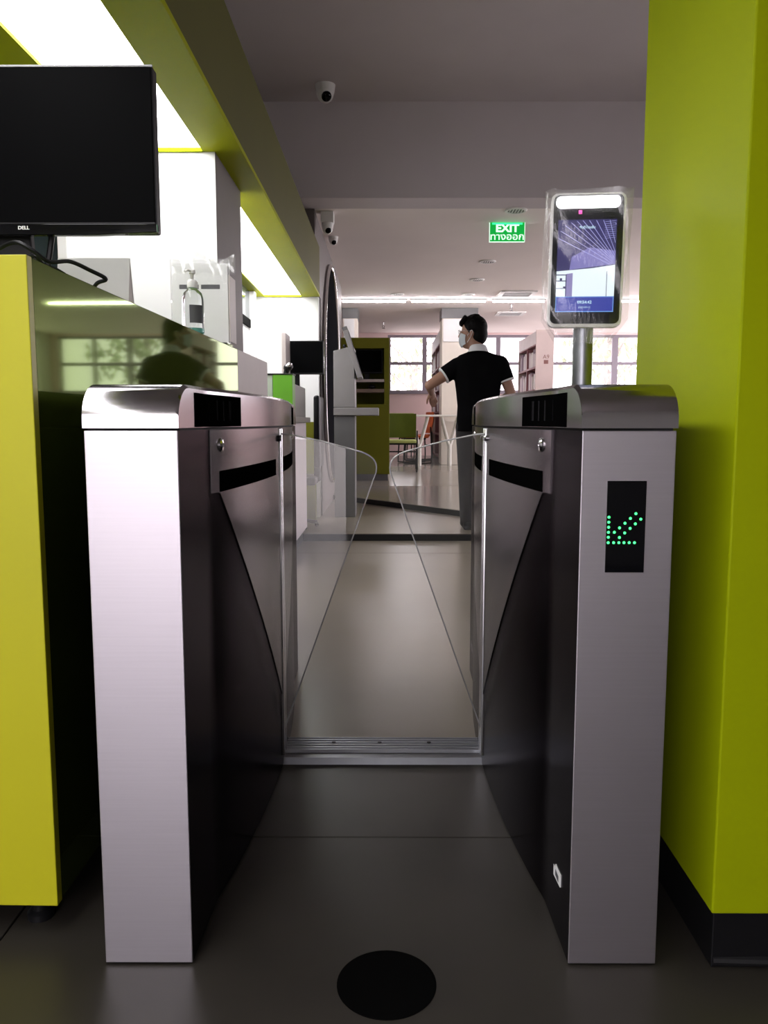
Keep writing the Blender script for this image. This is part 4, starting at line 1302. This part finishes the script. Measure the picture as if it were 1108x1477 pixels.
# trunk under the shirt
b.limb((-0.11, 0, 1.33), 0.075, (0.11, 0, 1.34), 0.075)
b.limb((0, 0, 1.33), 0.10, (0, 0, 1.0), 0.11)
b.sphere((0, 0, 0.92), (0.145, 0.105, 0.12), 20)
def hand(mbx, wrist, d, palm_n, side):
    d = Vector(d).normalized()
    n = Vector(palm_n).normalized()
    w = d.cross(n).normalized() * side
    c = Vector(wrist)
    Q = Matrix((d, w, n)).transposed()
    mbx.sphere(c + d * 0.045, (0.050, 0.040, 0.016), 14, Q)
    for k, (off, ln) in enumerate(((0.030, 0.068), (0.010, 0.078), (-0.011, 0.072), (-0.031, 0.056))):
        p0 = c + d * 0.078 + w * off
        p1 = p0 + (d * 0.94 + n * 0.34).normalized() * ln * 0.5
        p2 = p1 + (d * 0.75 + n * 0.66).normalized() * ln * 0.5
        mbx.limb(p0, 0.0095, p1, 0.0088, 8)
        mbx.limb(p1, 0.0088, p2, 0.0078, 8)
    t0 = c + d * 0.02 + w * 0.032
    t1 = t0 + (d * 0.6 + w * 0.75 + n * 0.2).normalized() * 0.035
    t2 = t1 + (d * 0.85 + w * 0.4 + n * 0.3).normalized() * 0.03
    mbx.limb(t0, 0.012, t1, 0.0105, 8)
    mbx.limb(t1, 0.0105, t2, 0.0085, 8)
# arms
LS, LE, LW = Vector((-0.165, 0, 1.318)), Vector((-0.392, -0.02, 1.168)), Vector((-0.362, 0.215, 1.115))
RS, RE, RW = Vector((0.172, 0, 1.335)), Vector((0.262, -0.03, 1.10)), Vector((0.20, 0.20, 1.04))
b.limb(LS, 0.055, LE, 0.040); b.limb(LE, 0.041, LW, 0.027)
b.limb(RS, 0.055, RE, 0.040); b.limb(RE, 0.041, RW, 0.027)
hand(b, LW, (0.12, 0.75, -0.55), (0.5, -0.2, -0.6), 1)
hand(b, RW, (-0.25, 0.8, -0.3), (-0.3, -0.1, -0.8), 1)
# legs
for sg, hx, kx, ax in ((-1, -0.085, -0.080, -0.068), (1, 0.085, 0.085, 0.085)):
    ky_ = 0.0 if sg < 0 else 0.03
    b.limb((hx, 0, 0.88), 0.085, (kx, 0.01 + ky_, 0.48), 0.056)
    b.limb((kx, 0.01 + ky_, 0.48), 0.055, (ax, -0.005 + ky_, 0.09), 0.036)
    b.limb((ax, -0.02 + ky_, 0.05), 0.034, (ax + sg * 0.015, 0.11 + ky_, 0.035), 0.028)
body = voxel(b, 'body', 'skin', per, 0.0065, 3)

def loft(mbx, rings, n=28):
    rows = []
    for (cx, cyy, z, rx, ry) in rings:
        rows.append([(cx + rx * math.copysign(abs(math.cos(a)) ** 0.85, math.cos(a)), cyy + ry * math.copysign(abs(math.sin(a)) ** 0.85, math.sin(a)), z) for a in [2 * math.pi * k / n for k in range(n)]])
    t = bmesh.new()
    V = [[t.verts.new(p) for p in r] for r in rows]
    for A, B in zip(V, V[1:]):
        for k in range(n):
            t.faces.new((A[k], A[(k + 1) % n], B[(k + 1) % n], B[k]))
    t.faces.new(V[0][::-1])
    t.faces.new(V[-1])
    bmesh.ops.recalc_face_normals(t, faces=t.faces)
    mbx._join(t)
s = MB()
loft(s, [(0.0, 0, 0.80, 0.175, 0.128), (0, 0, 0.88, 0.172, 0.125), (0, 0, 1.0, 0.165, 0.120), (0.0, 0, 1.12, 0.178, 0.122),
         (0.0, 0, 1.24, 0.196, 0.126), (0.004, 0, 1.31, 0.212, 0.118), (0.004, 0, 1.36, 0.205, 0.106), (0.0, 0, 1.405, 0.155, 0.090), (-0.004, 0, 1.43, 0.085, 0.072), (-0.004, 0, 1.445, 0.066, 0.064)])
LD = (LE - LS).normalized()
RD = (RE - RS).normalized()
LQ = LS + LD * 0.135
RQ = RS + RD * 0.145
s.limb(LS, 0.072, LS + LD * 0.02, 0.072); s.cyl(LS, LQ, 0.072, 0.068, 20)
s.limb(RS, 0.072, RS + RD * 0.02, 0.072); s.cyl(RS, RQ, 0.072, 0.067, 20)
voxel(s, 'polo_shirt', 'shirt_black', per, 0.009, 3)
MB().cyl(LQ - LD * 0.006, LQ + LD * 0.006, 0.0695, 0.0688, 24).build('sleeve_trim', 'cloth_white', per, smooth=True, local=True)
MB().cyl(RQ - RD * 0.006, RQ + RD * 0.006, 0.0685, 0.0678, 24).build('sleeve_trim', 'cloth_white', per, smooth=True, local=True)
cr = MB()
rows = []
for z, r in ((1.425, 0.086), (1.446, 0.078), (1.474, 0.067), (1.480, 0.062), (1.470, 0.058)):
    rows.append([(-0.004 + r * math.cos(a), -0.002 + r * 0.95 * math.sin(a), z - 0.010 * math.sin(a)) for a in [2 * math.pi * k / 28 for k in range(29)]])
cr.grid(rows)
cr.build('collar', 'cloth_white', per, smooth=True, local=True)
tq = MB()
loft(tq, [(0, 0, 0.80, 0.163, 0.118), (0, 0, 0.90, 0.164, 0.118), (0, 0, 0.99, 0.152, 0.112)])
tq.sphere((0, 0, 0.83), (0.163, 0.118, 0.10), 20)
for sg, hx, kx, ax in ((-1, -0.085, -0.080, -0.068), (1, 0.085, 0.085, 0.085)):
    ky_ = 0.0 if sg < 0 else 0.03
    tq.limb((hx, 0, 0.84), 0.096, (kx, 0.01 + ky_, 0.48), 0.076)
    tq.cyl((kx, 0.01 + ky_, 0.48), (ax, -0.005 + ky_, 0.055), 0.076, 0.066, 20)
    tq.sphere((kx, 0.01 + ky_, 0.48), 0.076, 16)
voxel(tq, 'trousers', 'trousers', per, 0.010, 3)
for sg, ax in ((-1, -0.068), (1, 0.085)):
    ky_ = 0.0 if sg < 0 else 0.03
    sh = MB()
    sh.sphere((ax, -0.02 + ky_, 0.048), (0.044, 0.06, 0.046), 16)
    sh.sphere((ax + sg * 0.012, 0.10 + ky_, 0.040), (0.048, 0.10, 0.036), 16)
    sh.box(ax - 0.042, ax + 0.042, -0.075 + ky_, 0.14 + ky_, 0.002, 0.028, 0.008)
    voxel(sh, 'shoe', 'black_plastic', per, 0.008, 3)
# hair: cap over crown and back, fringe at the brow
hr = MB()
hr.sphere(hp_(-0.020, 0, 0.052), (0.099, 0.086, 0.098), 26, HM)
hr.sphere(hp_(-0.055, 0, -0.005), (0.066, 0.078, 0.085), 20, HM)
rnd = random.Random(4)
for k in range(26):
    a = rnd.uniform(-1.1, 1.1)
    hr.limb(hp_(0.040 + 0.020 * math.cos(a), 0.070 * math.sin(a), 0.128 + 0.004 * rnd.random()), 0.016, hp_(0.082 + 0.014 * math.cos(a), 0.070 * math.sin(a), 0.070 + 0.022 * rnd.random()), 0.011, 8)
for k in range(34):
    th_, ph = rnd.uniform(0, 2 * math.pi), rnd.uniform(0.1, 1.3)
    hr.sphere(hp_(-0.020 + 0.096 * math.cos(th_) * math.sin(ph), 0.084 * math.sin(th_) * math.sin(ph), 0.050 + 0.096 * math.cos(ph)), 0.015, 8)
for sg in (-1, 1):
    hr.limb(hp_(0.012, sg * 0.074, 0.05), 0.014, hp_(0.010, sg * 0.078, 0.005), 0.007, 8)
voxel(hr, 'hair', 'hair', per, 0.0065, 2)
# face mask shell with ear loops
mk = MB()
rows = []
for j in range(11):
    f = -1 + 2 * j / 10
    row = []
    for i in range(17):
        g = -1 + 2 * i / 16
        a = R(74 * g)
        mid = 1.0 - g * g
        half = 0.034 + 0.024 * mid
        u = -0.046 + half * f
        pull = 1.0 - 0.22 * f * f * (1.0 if f < 0 else 0.75)
        row.append(hp_(0.022 + 0.092 * pull * math.cos(a), 0.070 * math.sin(a), u))
    rows.append(row)
mk.grid(rows)
mask = mk.build('face_mask', 'mask_grey', per, smooth=True, local=True)
for sg in (-1, 1):
    MB().tube(bez([hp_(0.030, sg * 0.072, -0.02), hp_(0.0, sg * 0.084, 0.018), hp_(-0.016, sg * 0.088, 0.014), hp_(0.0, sg * 0.084, -0.03), hp_(0.030, sg * 0.070, -0.07)], 5), 0.0018, 6).build('ear_loop', 'cloth_white', mask, local=True)
# spectacles
sp_ = MB()
for sg in (-1, 1):
    c0 = hp_(0.104, sg * 0.034, 0.018)
    sp_.tube([c0 + lef * (0.025 * math.cos(a)) + Vector((0, 0, 0.018 * math.sin(a))) for a in [2 * math.pi * k / 18 for k in range(18)]], 0.0018, 6, closed=True)
    sp_.tube([hp_(0.103, sg * 0.060, 0.022), hp_(0.06, sg * 0.078, 0.022), hp_(-0.005, sg * 0.084, 0.018)], 0.0017, 6)
sp_.tube([hp_(0.106, 0.010, 0.020), hp_(0.110, 0, 0.023), hp_(0.106, -0.010, 0.020)], 0.0016, 6)
sp_.build('spectacles', 'chrome', per, smooth=True, local=True)
